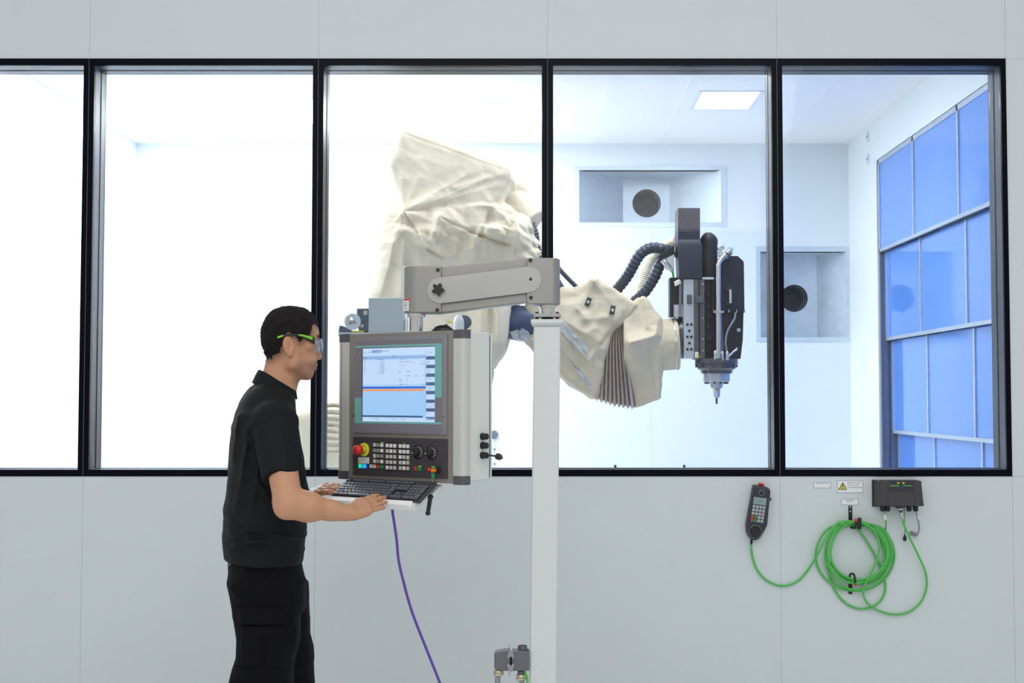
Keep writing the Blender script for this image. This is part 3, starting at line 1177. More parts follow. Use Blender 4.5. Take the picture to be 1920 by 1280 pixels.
def kc(cx, cy):
    return 660 + cx / 10.105, 810 + cy / 10.105


KS = .0112


def button(cx, cy, m, name='button', w=KS, h=KS, d=.0035):
    s, t = st(*kc(cx, cy), .002)
    b = MB(); fbox(b, s - w / 2, s + w / 2, t - h / 2, t + h / 2, .002, .002 + d)
    return b.build(name, m, kp, bevel=.0009)


g1 = [(435, 240), (500, 243), (572, 247)]
cm = {(0, 0): 'key', (0, 1): 'keyg', (0, 2): 'keyw', (1, 0): 'keyg', (1, 1): 'keyg', (1, 2): 'keyw', (2, 0): 'key', (2, 1): 'keyg', (2, 2): 'keyg', (3, 0): 'key', (3, 1): 'keyg', (3, 2): 'keyw'}
for r in range(4):
    for i, (cx, cy) in enumerate(g1):
        button(cx, cy + r * 103, M[cm[(r, i)]])
for i, (cx, cy) in enumerate(((368, 645), (432, 648), (502, 652), (572, 656))):
    button(cx, cy, M[('key', 'key', 'redk', 'green')[i]])
for r in range(5):
    for i, cx in enumerate((675, 745, 817)):
        button(cx, 252 + i * 3 + r * 104, M['keyw' if (r == 0 or (r, i) in ((1, 1), (4, 0))) else 'key'])
    for i, cx in enumerate((922, 993, 1065)):
        button(cx, 262 + i * 3 + r * 104, M['keyw' if (r < 2 or (r, i) in ((2, 0), (3, 1), (4, 1))) else 'key'])
button(1213, 690, M['redk']); button(1288, 697, M['green']); button(1468, 703, M['redk']); button(1545, 710, M['green'])
button(160, 640, M['glowgreen'], 'lit_button', .012, .0125); button(240, 643, M['glowblue'], 'lit_button', .0145, .0125)
for cx, cy in ((555, 193), (588, 194), (975, 209), (1010, 210), (430, 495), (1048, 528), (1078, 529), (1270, 645), (1305, 647), (1525, 657), (1560, 659)):
    s, t = st(*kc(cx, cy), .002); b = MB(); fbox(b, s - .0026, s + .0026, t - .0009, t + .0009, .002, .003); b.build('indicator_light', M['led_green'], kp)
# key group recess frames
for x0, y0, x1, y1 in ((395, 180, 615, 610), (640, 195, 862, 735), (885, 205, 1108, 748)):
    a, b_ = st(*kc(x0, y0)), st(*kc(x1, y1))
    m = MB(); w = .0012
    for r in range(6 if x0 > 600 else 5):
        t = a[1] - (a[1] - b_[1]) * r / (5 if x0 > 600 else 4)
        fbox(m, a[0], b_[0], t - w / 2, t + w / 2, .002, .0034)
    m.build('key_rail', M['blackm'], kp)
# emergency stop
s, t = st(*kc(232, 330), .002)
c = fp(s, t, .002)
m = MB(); m.lathe(c, FN, [(.0215, 0), (.0215, .003), (.011, .0035), (.011, .014)], 36); es = m.build('emergency_stop', M['lime'], kp)
m = MB(); m.lathe(c, FN, [(.0085, .012), (.0095, .016), (.0150, .019), (.0165, .026), (.0155, .035), (.011, .040), (.004, .042), (.0005, .0422)], 32); m.build('mushroom_button', M['red'], es)
m = MB(); m.lathe(c, FN, [(.0118, .0036), (.0128, .0042), (.0118, .0048)], 32, caps=False); m.build('collar_ring', M['black'], es)
# warning plate
a, b_ = st(*kc(120, 472), .002), st(*kc(325, 596), .002)
m = MB(); fbox(m, a[0], b_[0], b_[1], a[1], .002, .0026); wl = m.build('warning_label', M['label'], kp)
m = MB()
wx = a[0] + .0075; wz = b_[1] + .002
m.prism([fp(wx - .0062, wz, .0027), fp(wx + .0062, wz, .0027), fp(wx, wz + .0125, .0027)], FN * .0002); m.build('warning_triangle', M['yellow'], wl)
m = MB(); fbox(m, wx - .0008, wx + .0008, wz + .004, wz + .009, .0029, .003); fbox(m, wx - .0008, wx + .0008, wz + .0015, wz + .003, .0029, .003)
for i, l in enumerate(('BEFORE STARTING', 'CHECK THE GUARD', 'READ THE MANUAL', 'ISOLATE FIRST')):
    m.text(l, fp(a[0] + .0155, a[1] - .0055 - .0042 * i, .0028), FU, UP, .0022, b_[0] - a[0] - .0175)
m.build('lettering', M['ink'], wl, recalc=False)
# override dials
for cx, cy in ((1262, 375), (1515, 385)):
    s, t = st(*kc(cx, cy), .002)
    c = fp(s, t, .002)
    m = MB(); m.lathe(c, FN, [(.0225, 0), (.0225, .0015), (.021, .002)], 36); dl = m.build('override_dial', M['black'], kp)
    m = MB(); m.lathe(c, FN, [(.0135, .002), (.0135, .006), (.0115, .008), (.0108, .02), (.0095, .022)], 30); m.build('dial_knob', M['blackm'], dl)
    m = MB(); m.lathe(c, FN, [(.0137, .0022), (.0148, .0024), (.0137, .003)], 30, caps=False); m.build('silver_ring', M['steel'], dl)
    m = MB()
    for i in range(11):
        a_ = math.radians(215 - i * 27)
        q = c + FU * (.0182 * math.cos(a_)) + UP * (.0182 * math.sin(a_)) + FN * .0021
        m.cbox(q, FU * .0017, UP * .0017, FN * .0003)
    m.build('scale_mark', M['label'], dl)
    m = MB(); q = c + FN * .0215 - FU * .0072 - UP * .002; m.cbox(q, FU * .003, UP * .003, FN * .002); m.build('pointer_mark', M['label'], dl)
# key switch
s, t = st(*kc(1640, 715), .002)
c = fp(s, t, .002)
m = MB(); m.lathe(c, FN, [(.0095, 0), (.0095, .004), (.007, .005), (.007, .008)], 24); m.build('key_switch', M['black'], kp)
kt = thing('key', 'orange headed key in the panel key switch with a green tag hanging below', 'key', c + FN * .006)
m = MB(); m.cbox(c + FN * .02 - FU * .002, FU * .003, UP * .010, FN * .022)
m.cbox(c + FN * .018 - FU * .006 , FU * .016, UP * .006, FN * .004); m.build('key_head', M['orange'], kt, bevel=.0008)
m = MB(); m.tube([c + FN * .024 + UP * (-.004 - .0035 + .0035 * math.cos(i * .6283)) + FU * (.0035 * math.sin(i * .6283) - .002) for i in range(11)], .0007, 6); m.build('key_ring', M['steel'], kt)
g0 = c + FN * .024 - UP * .017 - FU * .002
m = MB(); m.cbox(g0, FU * .011, UP * .013, FN * .0035); m.build('key_tag', M['green'], kt, bevel=.0012)
m = MB(); m.cbox(g0 - UP * .012, FU * .004, UP * .014, FN * .0014); m.cbox(g0 - UP * .0175 + FU * .002, FU * .002, UP * .002, FN * .0014); m.build('key_blade', M['steel'], kt)

# black sockets on the right side of the housing
sx = FW - .006
for i, py in enumerate((818, 835, 853.5)):
    z = P(912, py, 3.92).z
    c = FO + FU * sx - FN * .095 + UP * z
    m = MB(); m.lathe(c, FU, [(.011, -.002), (.011, .004), (.0095, .005), (.0095, .02), (.007, .022)], 24)
    so = m.build('socket', M['black'], con)
    if i == 2:
        e = c + FU * .035 - FN * .03 + UP * -.003
        m = MB(); m.tube([c + FU * .008, c + FU * .02 - FN * .012, e], .003, 8); m.build('cap_strap', M['black'], so)
        m = MB(); m.lathe(e, FU * .9 - UP * .2, [(.010, 0), (.010, .012), (.007, .016), (.004, .02)], 20); m.build('socket_cap', M['black'], so)

# ---- keyboard shelf
TILT = math.radians(33)
TW = FN * math.cos(TILT) - UP * math.sin(TILT)
TN = FU.cross(-TW).normalized()
if TN.z < 0: TN = -TN
T0 = on_plane(735, 897, FO + FN * .012, FN)


def tl(x, y, off=0.0):
    p = on_plane(x, y, T0 + TN * off, TN)
    return (p - T0).dot(FU), (p - T0).dot(TW)


def tp(a, b, off=0.0):
    return T0 + FU * a + TW * b + TN * off


kTL, kTR, kBR, kBL = tl(654, 891.5), tl(816.7, 901), tl(782, 938.5), tl(622, 924)
print('KEYBOARD', kTL, kTR, kBR, kBL)
print('TRAY', tl(608, 938, -.012), tl(767, 951, -.012))
ka0, ka1 = (kTL[0] + kBL[0]) / 2, (kTR[0] + kBR[0]) / 2
kb0, kb1 = (kTL[1] + kTR[1]) / 2, (kBL[1] + kBR[1]) / 2
ty = (tl(608, 938, -.012)[1] + tl(767, 951, -.012)[1]) / 2
ta0, ta1 = tl(608, 938, -.012)[0], tl(767, 951, -.012)[0]
TB1 = ty
mb = MB()
mb.obox(tp(ta0, kb0 - .004, -.030), FU * (ta1 - ta0), TW * (kb1 - kb0 + .006), TN * .014)
mb.build('keyboard_shelf', M['housing'], con, bevel=.0015)
mb = MB()
mb.obox(tp(ta0, kb1 + .001, -.028), FU * (ta1 - ta0), TW * (TB1 - kb1 - .001), TN * .023)
mb.build('palm_rest', mat('white_palm_rest', (246, 246, 246), 0.4, var=.01), con, bevel=.002, label='white palm rest')
mb = MB(); mb.obox(tp(ta1, TB1 - .012 - (TB1 - kb0) * .25, -.034), FU * .006, TW * ((TB1 - kb0) * .25 + .01), TN * .021)
mb.obox(tp(ta1, kb0 + .0, -.036), FU * .005, TW * ((TB1 - kb0) * .72), TN * .012); mb.build('shelf_end_plate', M['housing'], con, bevel=.0015)
mb = MB(); mb.obox(tp(ta1 - .05, kb0 - .02, -.045), FU * .07, TW * .05, TN * .016); mb.build('shelf_bracket', M['housing'], con, bevel=.002)
h0 = tp(ta1 + .010, (kb0 + kb1) * .35, -.036)
mb = MB(); mb.tube([h0, h0 - UP * .01 - FU * .002, h0 - UP * .05 - FU * .010], [.007, .0068, .0062], 10); mb.ball(h0 - UP * .05 - FU * .010, .008, 12, 8)
mb.cyl(h0 - FU * .02, h0 + FU * .006, .006, n=12)
mb.build('clamp_lever', M['black'], con)

# ---- keyboard lying on the shelf
M['kbd'] = mat('charcoal_keyboard', (60, 60, 66), 0.5, var=0.06)
M['kkey'] = mat('charcoal_key', (92, 94, 102), 0.38, var=0.05)
M['kside'] = mat('black_keyboard_gap', (20, 20, 23), 0.6)
KW, KD = ka1 - ka0, kb1 - kb0
kbt = thing('keyboard', 'charcoal computer keyboard on the white shelf below the control panel', 'keyboard', tp((ka0 + ka1) / 2, (kb0 + kb1) / 2, -.016))
mb = MB(); mb.obox(tp(ka0, kb0, -.016), FU * KW, TW * KD, TN * .011); mb.build('case', M['kbd'], kbt, bevel=.002)
U = KW * .955 / 22.6
rowh = KD * .815 / 6.0
b00 = kb0 + KD * .145
a00 = ka0 + KW * .02


def kkey(cx, row, w=1.0, h=1.0):
    a = a00 + cx * U + .0006; b = b00 + row * rowh + .0006 + (rowh * .12 if row > 0 else 0)
    m = MB()
    w_, h_ = w * U - .0019, h * rowh - .0017
    m.prism([tp(a, b, -.003), tp(a + w_, b, -.003), tp(a + w_, b + h_, -.003), tp(a, b + h_, -.003)], None,
            [tp(a + .001, b + .001, .002), tp(a + w_ - .001, b + .001, .002), tp(a + w_ - .001, b + h_ - .001, .002), tp(a + .001, b + h_ - .001, .002)])
    m.build('key', M['kkey'], kbt, bevel=.0006)


mb = MB(); 
for (a, w, r0, r1) in ((0, 15.1, 0, 1), (0, 15.1, 1, 6), (15.25, 3.1, 1, 3), (15.25, 3.1, 0, 1), (15.25, 3.1, 4, 6), (18.6, 4.05, 1, 6)):
    o = rowh * .12 if r0 > 0 else 0
    if (a, r0) == (15.25, 4): continue
    mb.obox(tp(a00 + a * U - .0008, b00 + r0 * rowh + o - .0008, -.004), FU * (w * U + .0016), TW * ((r1 - r0) * rowh + .0016), TN * .0013)
mb.build('key_well', M['kside'], kbt)
for c in [0] + [2 + i for i in range(4)] + [6.5 + i for i in range(4)] + [11 + i for i in range(4)]: kkey(c, 0, 1, .8)
for c in range(13): kkey(c, 1)
kkey(13, 1, 2)
kkey(0, 2, 1.5)
for c in range(12): kkey(1.5 + c, 2)
kkey(13.75, 2, 1.25, 2)
kkey(0, 3, 1.75)
for c in range(12): kkey(1.75 + c, 3)
kkey(0, 4, 1.25)
for c in range(11): kkey(1.25 + c, 4)
kkey(12.25, 4, 2.75)
for c, w in ((0, 1.5), (1.5, 1), (2.5, 1.5), (4, 6), (10, 1.5), (11.5, 1), (12.5, 1), (13.5, 1.5)): kkey(c, 5, w)
for c in (15.3, 16.3, 17.3): kkey(c, 0, 1, .8); kkey(c, 1); kkey(c, 2)
kkey(16.3, 4)
for c in (15.3, 16.3, 17.3): kkey(c, 5)
for c in range(4): kkey(18.65 + c, 1)
for r in (2, 3, 4):
    for c in range(3): kkey(18.65 + c, r)
kkey(21.65, 2, 1, 2); kkey(21.65, 4, 1, 2); kkey(18.65, 5, 2); kkey(20.65, 5)

# ---- mouse on top of the panel
mc = P(830, 612, 0.0001 + 4.02); mc.z = FZ1 - .004
ex, ey = (FU * .9 - FN * .3).normalized(), UP.cross((FU * .9 - FN * .3).normalized())
mt = thing('mouse', 'black computer mouse lying on top of the control panel', 'mouse', mc)
v_, f_ = nets(lambda p: np.maximum(ell(np.stack([(p - A(mc)) @ A(ex), (p - A(mc)) @ A(ey), (p - A(mc)) @ A(UP)], 1), (0, 0, .004), (.038, .025, .024)), -(p[:, 2] - mc.z)), mc - V(.06, .06, .01), mc + V(.06, .06, .05), .0022)
np_mesh('shell', relax(v_, f_, 2), f_, M['black'], mt)
m = MB(); w0 = mc + UP * .0255 + ex * .012; m.lathe(w0 - ey * .003, ey, [(.005, 0), (.005, .006)], 16); m.build('scroll_wheel', M['cap'], mt)
m = MB(); m.tube(spline([mc + ex * -.037 + UP * .008, mc + ex * -.055 + UP * .003, mc + ex * -.075 + UP * .003 - ey * .01, mc + ex * -.09 + UP * .003 + ey * .01], 6), .002, 6)
M['purple'] = mat('purple_cable_sheath', (98, 66, 168), 0.45)
m.build('mouse_cable', M['purple'], mt)

# ---- purple cable from the shelf to the floor
cpts = [tp(*tl(736, 940, -.03), -.031)]
y0 = cpts[0].y
cpts += [P(736, 958, y0 - .005), P(740, 985, y0), P(744, 1014, y0 + .02), P(747.5, 1050, y0 + .04), P(756, 1088, y0 + .05), P(772, 1145, y0 + .07), P(797, 1210, y0 + .1), P(825, 1280, y0 + .13), P(850, 1345, y0 + .16), P(885, 1460, y0 + .2)]
e = cpts[-1].copy(); cpts += [Vector((e.x + .03, e.y + .03, .06)), Vector((e.x + .1, e.y + .07, .006)), Vector((e.x + .3, e.y + .1, .005))]
mb = MB(); mb.tube(spline(cpts, 8), .0042, 10)
tag(mb.build('data_cable', M['purple']), 'purple cable hanging from the keyboard shelf down to the floor', 'cable')

# ---- grey industrial connector beside the post
M['conn'] = mat('grey_connector_casting', (106, 106, 112), 0.5, 0.3, var=0.06, vs=60)
M['brass'] = mat('nickel_brass_gland', (204, 196, 168), 0.35, 0.6)
M['cabgrey'] = mat('grey_cable_sheath', (140, 146, 152), 0.5)
M['latch'] = mat('grey_latch', (150, 152, 156), 0.4, 0.5)
M['ygreen'] = mat('green_cable', (74, 182, 60), 0.4)


def cx7(a, b, Y=3.985):
    return P(900 + a / 10.667, 1180 + b / 10.667, Y)


cn = thing('cable_connector', 'grey industrial plug connector with two glands at the foot of the white post', 'connector', cx7(620, 830))
q = [cx7(285, 470), cx7(480, 430), cx7(605, 432), cx7(605, 828), cx7(480, 828), cx7(285, 785)]
mb = MB(); mb.prism(q, (0, .05, .0), [p + V(0, .05, 0) for p in q]); mb.build('plug_hood', M['conn'], cn, bevel=.003)
q = [cx7(635, 432), cx7(985, 440), cx7(985, 828), cx7(635, 828)]
mb = MB(); mb.prism(q, (0, .05, 0)); mb.build('socket_housing', M['conn'], cn, bevel=.003)
mb = MB(); a = cx7(600, 800, 3.995); b = cx7(640, 460, 3.995); mb.box(a.x, b.x, 3.995, 4.03, a.z, b.z); mb.build('seal', M['gasket'], cn)
c = cx7(850, 440, 4.01)
mb = MB(); mb.lathe(c, (0, 0, 1), [(.011, -.004), (.0145, .006), (.0145, .019), (.0115, .019), (.0115, .004), (.0005, .004)], 28, caps=False); mb.build('threaded_boss', M['conn'], cn)
for sgn, yc in ((1, 470), (-1, 790)):
    pts = []
    for a_, b_ in ((600, -60), (650, -50), (672, 20), (692, 80), (680, 108), (650, 108), (615, 62), (585, 108), (540, 108), (538, 60), (560, 0)):
        pts.append(cx7(a_, yc + sgn * (b_ if True else 0), 3.978))
    mb = MB(); mb.prism(pts, (0, .006, 0)); mb.cyl(cx7(590, yc - sgn * 60, 3.981), cx7(582, yc - sgn * 165 if sgn > 0 else yc + 120, 3.981), .0016, n=8)
    mb.build('latch', M['latch'], cn, bevel=.001)
for (a_, top, btm, cb) in ((370, 800, 925, 350), (825, 890, 1020, 835)):
    p0, p1 = cx7(a_, top, 4.01), cx7(a_, btm, 4.01)
    if a_ > 500:
        mb = MB(); mb.cyl(cx7(a_, 825, 4.01), p0, .0115, n=20); mb.build('gland_neck', M['conn'], cn)
    mb = MB(); mb.lathe(p0, p1 - p0, [(.0145, 0), (.0165, .003), (.0165, .008), (.0135, .0085), (.0165, .010), (.0165, .015), (.011, (p1 - p0).length)], 12); mb.build('gland', M['brass'], cn)
    pp = [p1 + V(0, 0, .002), cx7(cb, 1067, 4.01)]
    pp += [pp[-1] + V(-.005, .0, -.2), Vector((pp[-1].x - .02, 4.0, .15)), Vector((pp[-1].x - .06, 4.03, .012)), Vector((pp[-1].x - .25, 4.08, .011))]
    mb = MB(); mb.tube(spline(pp, 6), .0085, 12); mb.build('cable', M['cabgrey'], cn)
pp = [cx7(905, 835, 3.99), cx7(925, 930, 3.985), cx7(950, 1067, 3.985)]
pp += [pp[-1] + V(.004, 0, -.2), Vector((pp[-1].x, 4.0, .12)), Vector((pp[-1].x - .05, 3.95, .006)), Vector((pp[-1].x - .2, 3.9, .005))]
mb = MB(); mb.tube(spline(pp, 6), .0035, 8); mb.build('earth_wire', M['ygreen'], cn)

# ---------------------------------------------------------------- handheld unit, cable coil, socket box and signs on the window wall
M['hhu'] = mat('dark_grey_handset', (62, 60, 66), 0.5, var=0.06, vs=50)
M['hhuface'] = mat('slate_handset_face', (40, 47, 58), 0.45, var=0.06)
M['lcd'] = mat('pale_lcd', (134, 160, 160), 0.25, var=0.04)
M['hkey'] = mat('light_grey_handset_key', (168, 172, 178), 0.45, var=0.04)
M['gcable'] = mat('bright_green_cable', (84, 190, 88), 0.42, var=0.05)
M['box'] = mat('charcoal_box', (58, 57, 60), 0.55, var=0.08, vs=80, bump=0.1, bs=500)
M['boxplate'] = mat('dark_slate_plate', (36, 40, 48), 0.4)
M['gline'] = mat('green_printed_line', (88, 196, 84), 0.45)
M['border'] = mat('blue_violet_border', (74, 82, 168), 0.5)


def c9(a, b, Y=WY):
    return P(1385 + a / 9.14, 890 + b / 9.14, Y)


HY = WY - .045
hb = c9(255, 1115, WY)
hh = thing('handheld_control', 'dark grey handheld control pendant with keys and dial hanging on the wall', 'control pendant', hb)
ol = [(262, 190), (400, 200), (540, 243), (546, 300), (520, 560), (492, 860), (440, 965), (380, 1065), (335, 1105), (290, 1122), (235, 1108), (180, 1050), (148, 970), (140, 880), (150, 800), (205, 500)]
pf = [c9(a, b, HY) for a, b in ol]
cen = sum(pf, Vector()) / len(pf)
mb = MB()
mb.prism([p + V(0, .043, 0) + V(p.x - cen.x, 0, p.z - cen.z) * .03 for p in pf], None, pf)
mb.build('shell', M['hhu'], hh, bevel=.005, seg=3)
mb = MB(); mb.prism([cen + (p - cen) * .93 + V(0, .001, 0) for p in pf], (0, -.002, 0)); face = mb.build('face_plate', M['hhuface'], hh)
hx = (c9(57 * 3, 7 * 3, HY) - c9(0, 0, HY)).normalized()
hz = Vector((-hx.z, 0, hx.x))
HF = HY - .001
S9 = HF / FPX / 9.14
mb = MB(); q = c9(364, 450, HF); mb.cbox(q, hx * 222 * S9, V(0, -.002, 0), hz * 122 * S9); lcd = mb.build('display', M['lcd'], hh)
mb = MB()
for i, t in enumerate(('X   -128.41', 'Y   -274.03', 'Z    -18.50')):
    mb.text(t, q + V(0, -.0012, 0) + hz * (.0025 - .005 * i) * 1.0 - hx * .0105, hx, hz, .0022, .017)
mb.build('lettering', M['ink'], lcd, recalc=False)
for r in range(5):
    for c_ in range(4):
        m_ = M['hkey']
        if r >= 3 and c_ == 0: m_ = M['redk']
        if r >= 3 and c_ == 1: m_ = M['green']
        q = c9(264 + 57 * c_ - 9.5 * r, 538 + 7.5 * c_ + 59 * r, HF)
        mb = MB(); mb.cbox(q, hx * 46 * S9, V(0, -.005, 0), hz * 48 * S9); mb.build('button', m_, hh, bevel=.0006)
q = c9(390, 305, HF)
mb = MB(); mb.lathe(q, (0, -1, 0), [(52 * S9, 0), (52 * S9, .001)], 28); kn = mb.build('rotary_switch', M['bezelrim'], hh)
mb = MB(); mb.lathe(q, (0, -1, 0), [(40 * S9, 0), (38 * S9, .008), (20 * S9, .010)], 24); mb.build('switch_knob', M['black'], kn)
q = c9(285, 968, HF)
mb = MB(); mb.lathe(q, (0, -1, 0), [(110 * S9, 0), (110 * S9, .001)], 36); kn = mb.build('hand_wheel', M['bezelrim'], hh)
mb = MB(); mb.lathe(q, (0, -1, 0), [(103 * S9, .0005), (103 * S9, .003), (86 * S9, .004), (82 * S9, .010), (76 * S9, .012)], 36); mb.build('wheel_knob', M['black'], kn)
q = c9(385, 200, HY + .02)
mb = MB(); mb.cyl(q - hz * .003, q + hz * .003, .007, .0065, n=20); es = mb.build('emergency_stop', M['lime'], hh)
mb = MB(); mb.lathe(q + hz * .002, hz, [(.0065, 0), (.0095, .003), (.0130, .0095), (.0122, .012), (.002, .0128)], 24); mb.build('mushroom_button', M['red'], es)
q = c9(548, 418, HY + .015)
mb = MB(); mb.cbox(q, hx * .004, V(0, .012, 0), hz * .012); mb.build('side_switch', M['black'], hh, bevel=.001)
q = c9(222, 1110, HY + .018); q2 = c9(215, 1190, HY + .018)
mb = MB(); mb.cyl(q + hz * .004, q2, .006, .005, n=16); mb.build('strain_relief', M['black'], hh)
mb = MB(); q = c9(330, 330, WY); mb.box(q.x - .02, q.x + .02, WY - .004, WY, q.z - .05, q.z + .02); mb.build('wall_clip', M['black'], hh)


def c10(a, b, d=0.0):
    return P(1370 + a / 4.415, 880 + b / 4.415, WY - d)


# one long green cable: pendant, coil on the two hooks, plug
path = []


def add(a, b, d):
    path.append(c10(a, b, d))


path += [q2 + V(0, 0, .001)]
for a, b in ((170, 650), (182, 725), (220, 830), (300, 918), (420, 962), (540, 932), (630, 845)):
    add(a, b, .012 if b > 700 else .03)
for a, b, d in ((720, 700, .045), (775, 590, .05), (850, 478, .052), (930, 428, .05)):
    add(a, b, d)
loops = [(1062, 688, 235, 222, .046), (1046, 690, 262, 250, .036), (1062, 694, 276, 252, .026), (1030, 712, 325, 292, .016), (1050, 716, 268, 280, .03), (1040, 690, 238, 248, .04)]
for k, (cx, cy, rx, ry, d) in enumerate(loops):
    for i in range(16):
        t = math.radians(-70 + 22.5 * i)
        a = cx + rx * math.cos(t)
        b = cy + ry * math.sin(t)
        f = max(0, -math.sin(t))
        topy = 438 + 7 * k
        b = b * (1 - f ** 4) + topy * f ** 4
        if i < 15 or k < len(loops) - 1:
            add(a, b, d + .004 * math.sin(3 * t + k))
for a, b, d in ((1090, 455, .03), (1180, 510, .025), (1262, 640, .02), (1270, 760, .018), (1200, 870, .02), (1060, 930, .022), (920, 880, .022), (815, 760, .02),
                (820, 880, .012), (870, 1010, .010), (960, 1110, .010), (1070, 1152, .010), (1180, 1132, .012), (1258, 1060, .012), (1282, 960, .012), (1255, 840, .013), (1190, 700, .015), (1115, 575, .018), (1050, 490, .022),
                (985, 452, .03), (985, 436, .05), (1060, 440, .058), (1150, 470, .06), (1218, 560, .058), (1226, 690, .056), (1170, 840, .054), (1110, 950, .05), (1098, 1030, .04), (1130, 1100, .03), (1210, 1160, .02), (1340, 1198, .014), (1470, 1180, .014), (1575, 1095, .016), (1622, 970, .022), (1612, 850, .03), (1560, 725, .04), (1490, 580, .05), (1440, 470, .055), (1418, 398, .058)):
    add(a, b, d)
mb = MB(); mb.tube(spline(path, 5), .0047, 10)
tag(mb.build('coiled_cable', M['gcable']), 'bright green cable looped in a coil over two black wall hooks', 'cable')

# hooks
def hook(label, sx, sy0, sy1, up):
    a, b = c10(sx - 15, sy1), c10(sx + 15, sy0)
    t = thing('cable_hook', label, 'hook', ((a.x + b.x) / 2, WY, a.z), 'black hooks carrying the green cable')
    m = MB(); m.box(a.x, b.x, WY - .003, WY, a.z, b.z); m.build('bracket', M['black'], t, bevel=.0008)
    return t, a, b


t, a, b = hook('black strap hook with a red tab holding the top of the green coil', 990, 300, 430, True)
for py in (312, 345):
    q = c10(990, py, .003); m = MB(); m.lathe(q, (0, -1, 0), [(.0028, 0), (.0028, .001), (.0015, .0018)], 12); m.build('screw', M['label'], t)
pts = [c10(990, 425, .002), c10(990, 455, .004), c10(1000, 478, .02), c10(1018, 488, .045), c10(1030, 480, .068), c10(1036, 450, .072), c10(1034, 415, .07)]
m = MB(); sp = spline(pts, 6)
def strap(m, sp, w, th=.0025, side=Vector((1, 0, 0))):
    for p, q_ in zip(sp[:-1], sp[1:]):
        d = (q_ - p).normalized(); n_ = side.cross(d).normalized()
        m.prism([p - side * w + n_ * th, p + side * w + n_ * th, p + side * w - n_ * th, p - side * w - n_ * th], None,
                [q_ - side * w + n_ * th, q_ + side * w + n_ * th, q_ + side * w - n_ * th, q_ - side * w - n_ * th])
    return m
strap(m, sp, .0048).build('hook_strap', M['black'], t)
m = MB()
pts = [c10(1066, 490 - 45 + 45 * math.cos(u), .035 + .04 * math.sin(u)) for u in [i * .3927 for i in range(17)]]
strap(m, pts, .0085, .0015).build('velcro_wrap', M['blackm'], t)
m = MB(); q = c10(1034, 420, .074); m.cbox(q, (.0125, 0, 0), (0, .006, 0), (0, 0, .0125)); m.build('red_tab', M['red'], t, bevel=.001)
t, a, b = hook('black hook with a red tip at the bottom of the green coil', 990, 945, 1030, False)
q = c10(990, 985, .003); m = MB(); m.lathe(q, (0, -1, 0), [(.003, 0), (.003, .001), (.0015, .0018)], 12); m.build('screw', M['label'], t)
pts = [c10(988, 950, .003), c10(986, 890, .01), c10(990, 868, .03), c10(1005, 858, .05), c10(1020, 870, .064), c10(1028, 900, .066), c10(1030, 940, .064)]
m = MB(); strap(m, spline(pts, 6), .0042).build('hook_strap', M['black'], t)
m = MB(); q = c10(1030, 955, .0645); m.cbox(q, (.0085, 0, 0), (0, .006, 0), (0, 0, .0078)); m.build('red_tip', M['red'], t, bevel=.001)


def c11(a, b, d=0.0):
    return P(1510 + a / 8.348, 890 + b / 8.348, WY - d)


# socket box
x0 = c11(1056, 300).x; x1 = c11(1848, 300, .095).x
zt, zb_ = c11(1400, 80).z, c11(1400, 480, .0).z
zft, zfb = c11(1400, 92, .088).z, c11(1400, 490, .102).z
bx = thing('socket_box', 'charcoal wall box with a green line and cable sockets underneath, by the window corner', 'socket box', ((x0 + x1) / 2, WY, zb_))
ins = .006
mb = MB()
mb.prism([(x0, WY, zb_), (x1, WY, zb_), (x1, WY, zt), (x0, WY, zt)], None,
         [(x0 + ins, WY - .102, zfb), (x1, WY - .102, zfb), (x1 - .006, WY - .088, zft), (x0 + ins, WY - .088, zft)])
mb.build('case', M['box'], bx, bevel=.004, seg=3)
mb = MB(); mb.box(x0 - .004, x1 + .002, WY - .006, WY, zb_ - .004, zt + .001); mb.build('back_plate', M['box'], bx, bevel=.001)


def bf(a, b, o=0.0005):            # on the sloping front face
    f = (b - 92) / (490 - 92)
    return c11(a, b, .088 + .014 * f + o)


def bquad(m, a0, b0, a1, b1, o0=0.0, o1=.0015):
    m.prism([bf(a0, b0, o0), bf(a1, b0, o0), bf(a1, b1, o0), bf(a0, b1, o0)], None, [bf(a0, b0, o1), bf(a1, b0, o1), bf(a1, b1, o1), bf(a0, b1, o1)])


mb = MB(); bquad(mb, 1325, 100, 1700, 250); mb.build('front_decal', M['boxplate'], bx)
mb = MB(); bquad(mb, 1325, 164, 1465, 175, .001, .0022); mb.build('green_line', M['gline'], bx)
mb = MB(); bquad(mb, 1528, 164, 1670, 175, .001, .0022); mb.build('green_line', M['gline'], bx)
for a in (1437, 1518):
    mb = MB(); bquad(mb, a, 116, a + 34, 138, .001, .0022); ym = mb.build('yellow_mark', M['yellow'], bx)
    mb = MB(); mb.lathe(bf(a + 17, 127, .0022), (0, -1, 0), [(.001, 0), (.0008, .0003)], 10); mb.build('dot', M['black'], ym)
for a0 in (1296, 1706):
    mb = MB(); bquad(mb, a0, 94, a0 + 8, 488, 0, .002); mb.build('ridge', M['hhu'], bx)
for a, b in ((1165, 110), (1822, 108), (1187, 470), (1848, 470)):
    mb = MB(); mb.lathe(bf(a, b, 0), (0, -1, 0), [(.0018, 0), (.0018, .0008), (.0008, .0012)], 10); mb.build('screw', M['black'], bx)
for a in (1210, 1285, 1622, 1724):
    q = c11(a, 490, .06)
    mb = MB(); mb.lathe(q + V(0, 0, .004), (0, 0, -1), [(.0105, 0), (.0115, .006), (.0115, .020), (.008, .026)], 14); mb.build('gland', M['black'], bx)
q = c11(1480, 488, .07)
mb = MB(); mb.lathe(q + V(0, 0, .003), (0, 0, -1), [(.024, 0), (.022, .008), (.014, .013)], 24); mb.build('socket', M['box'], bx)
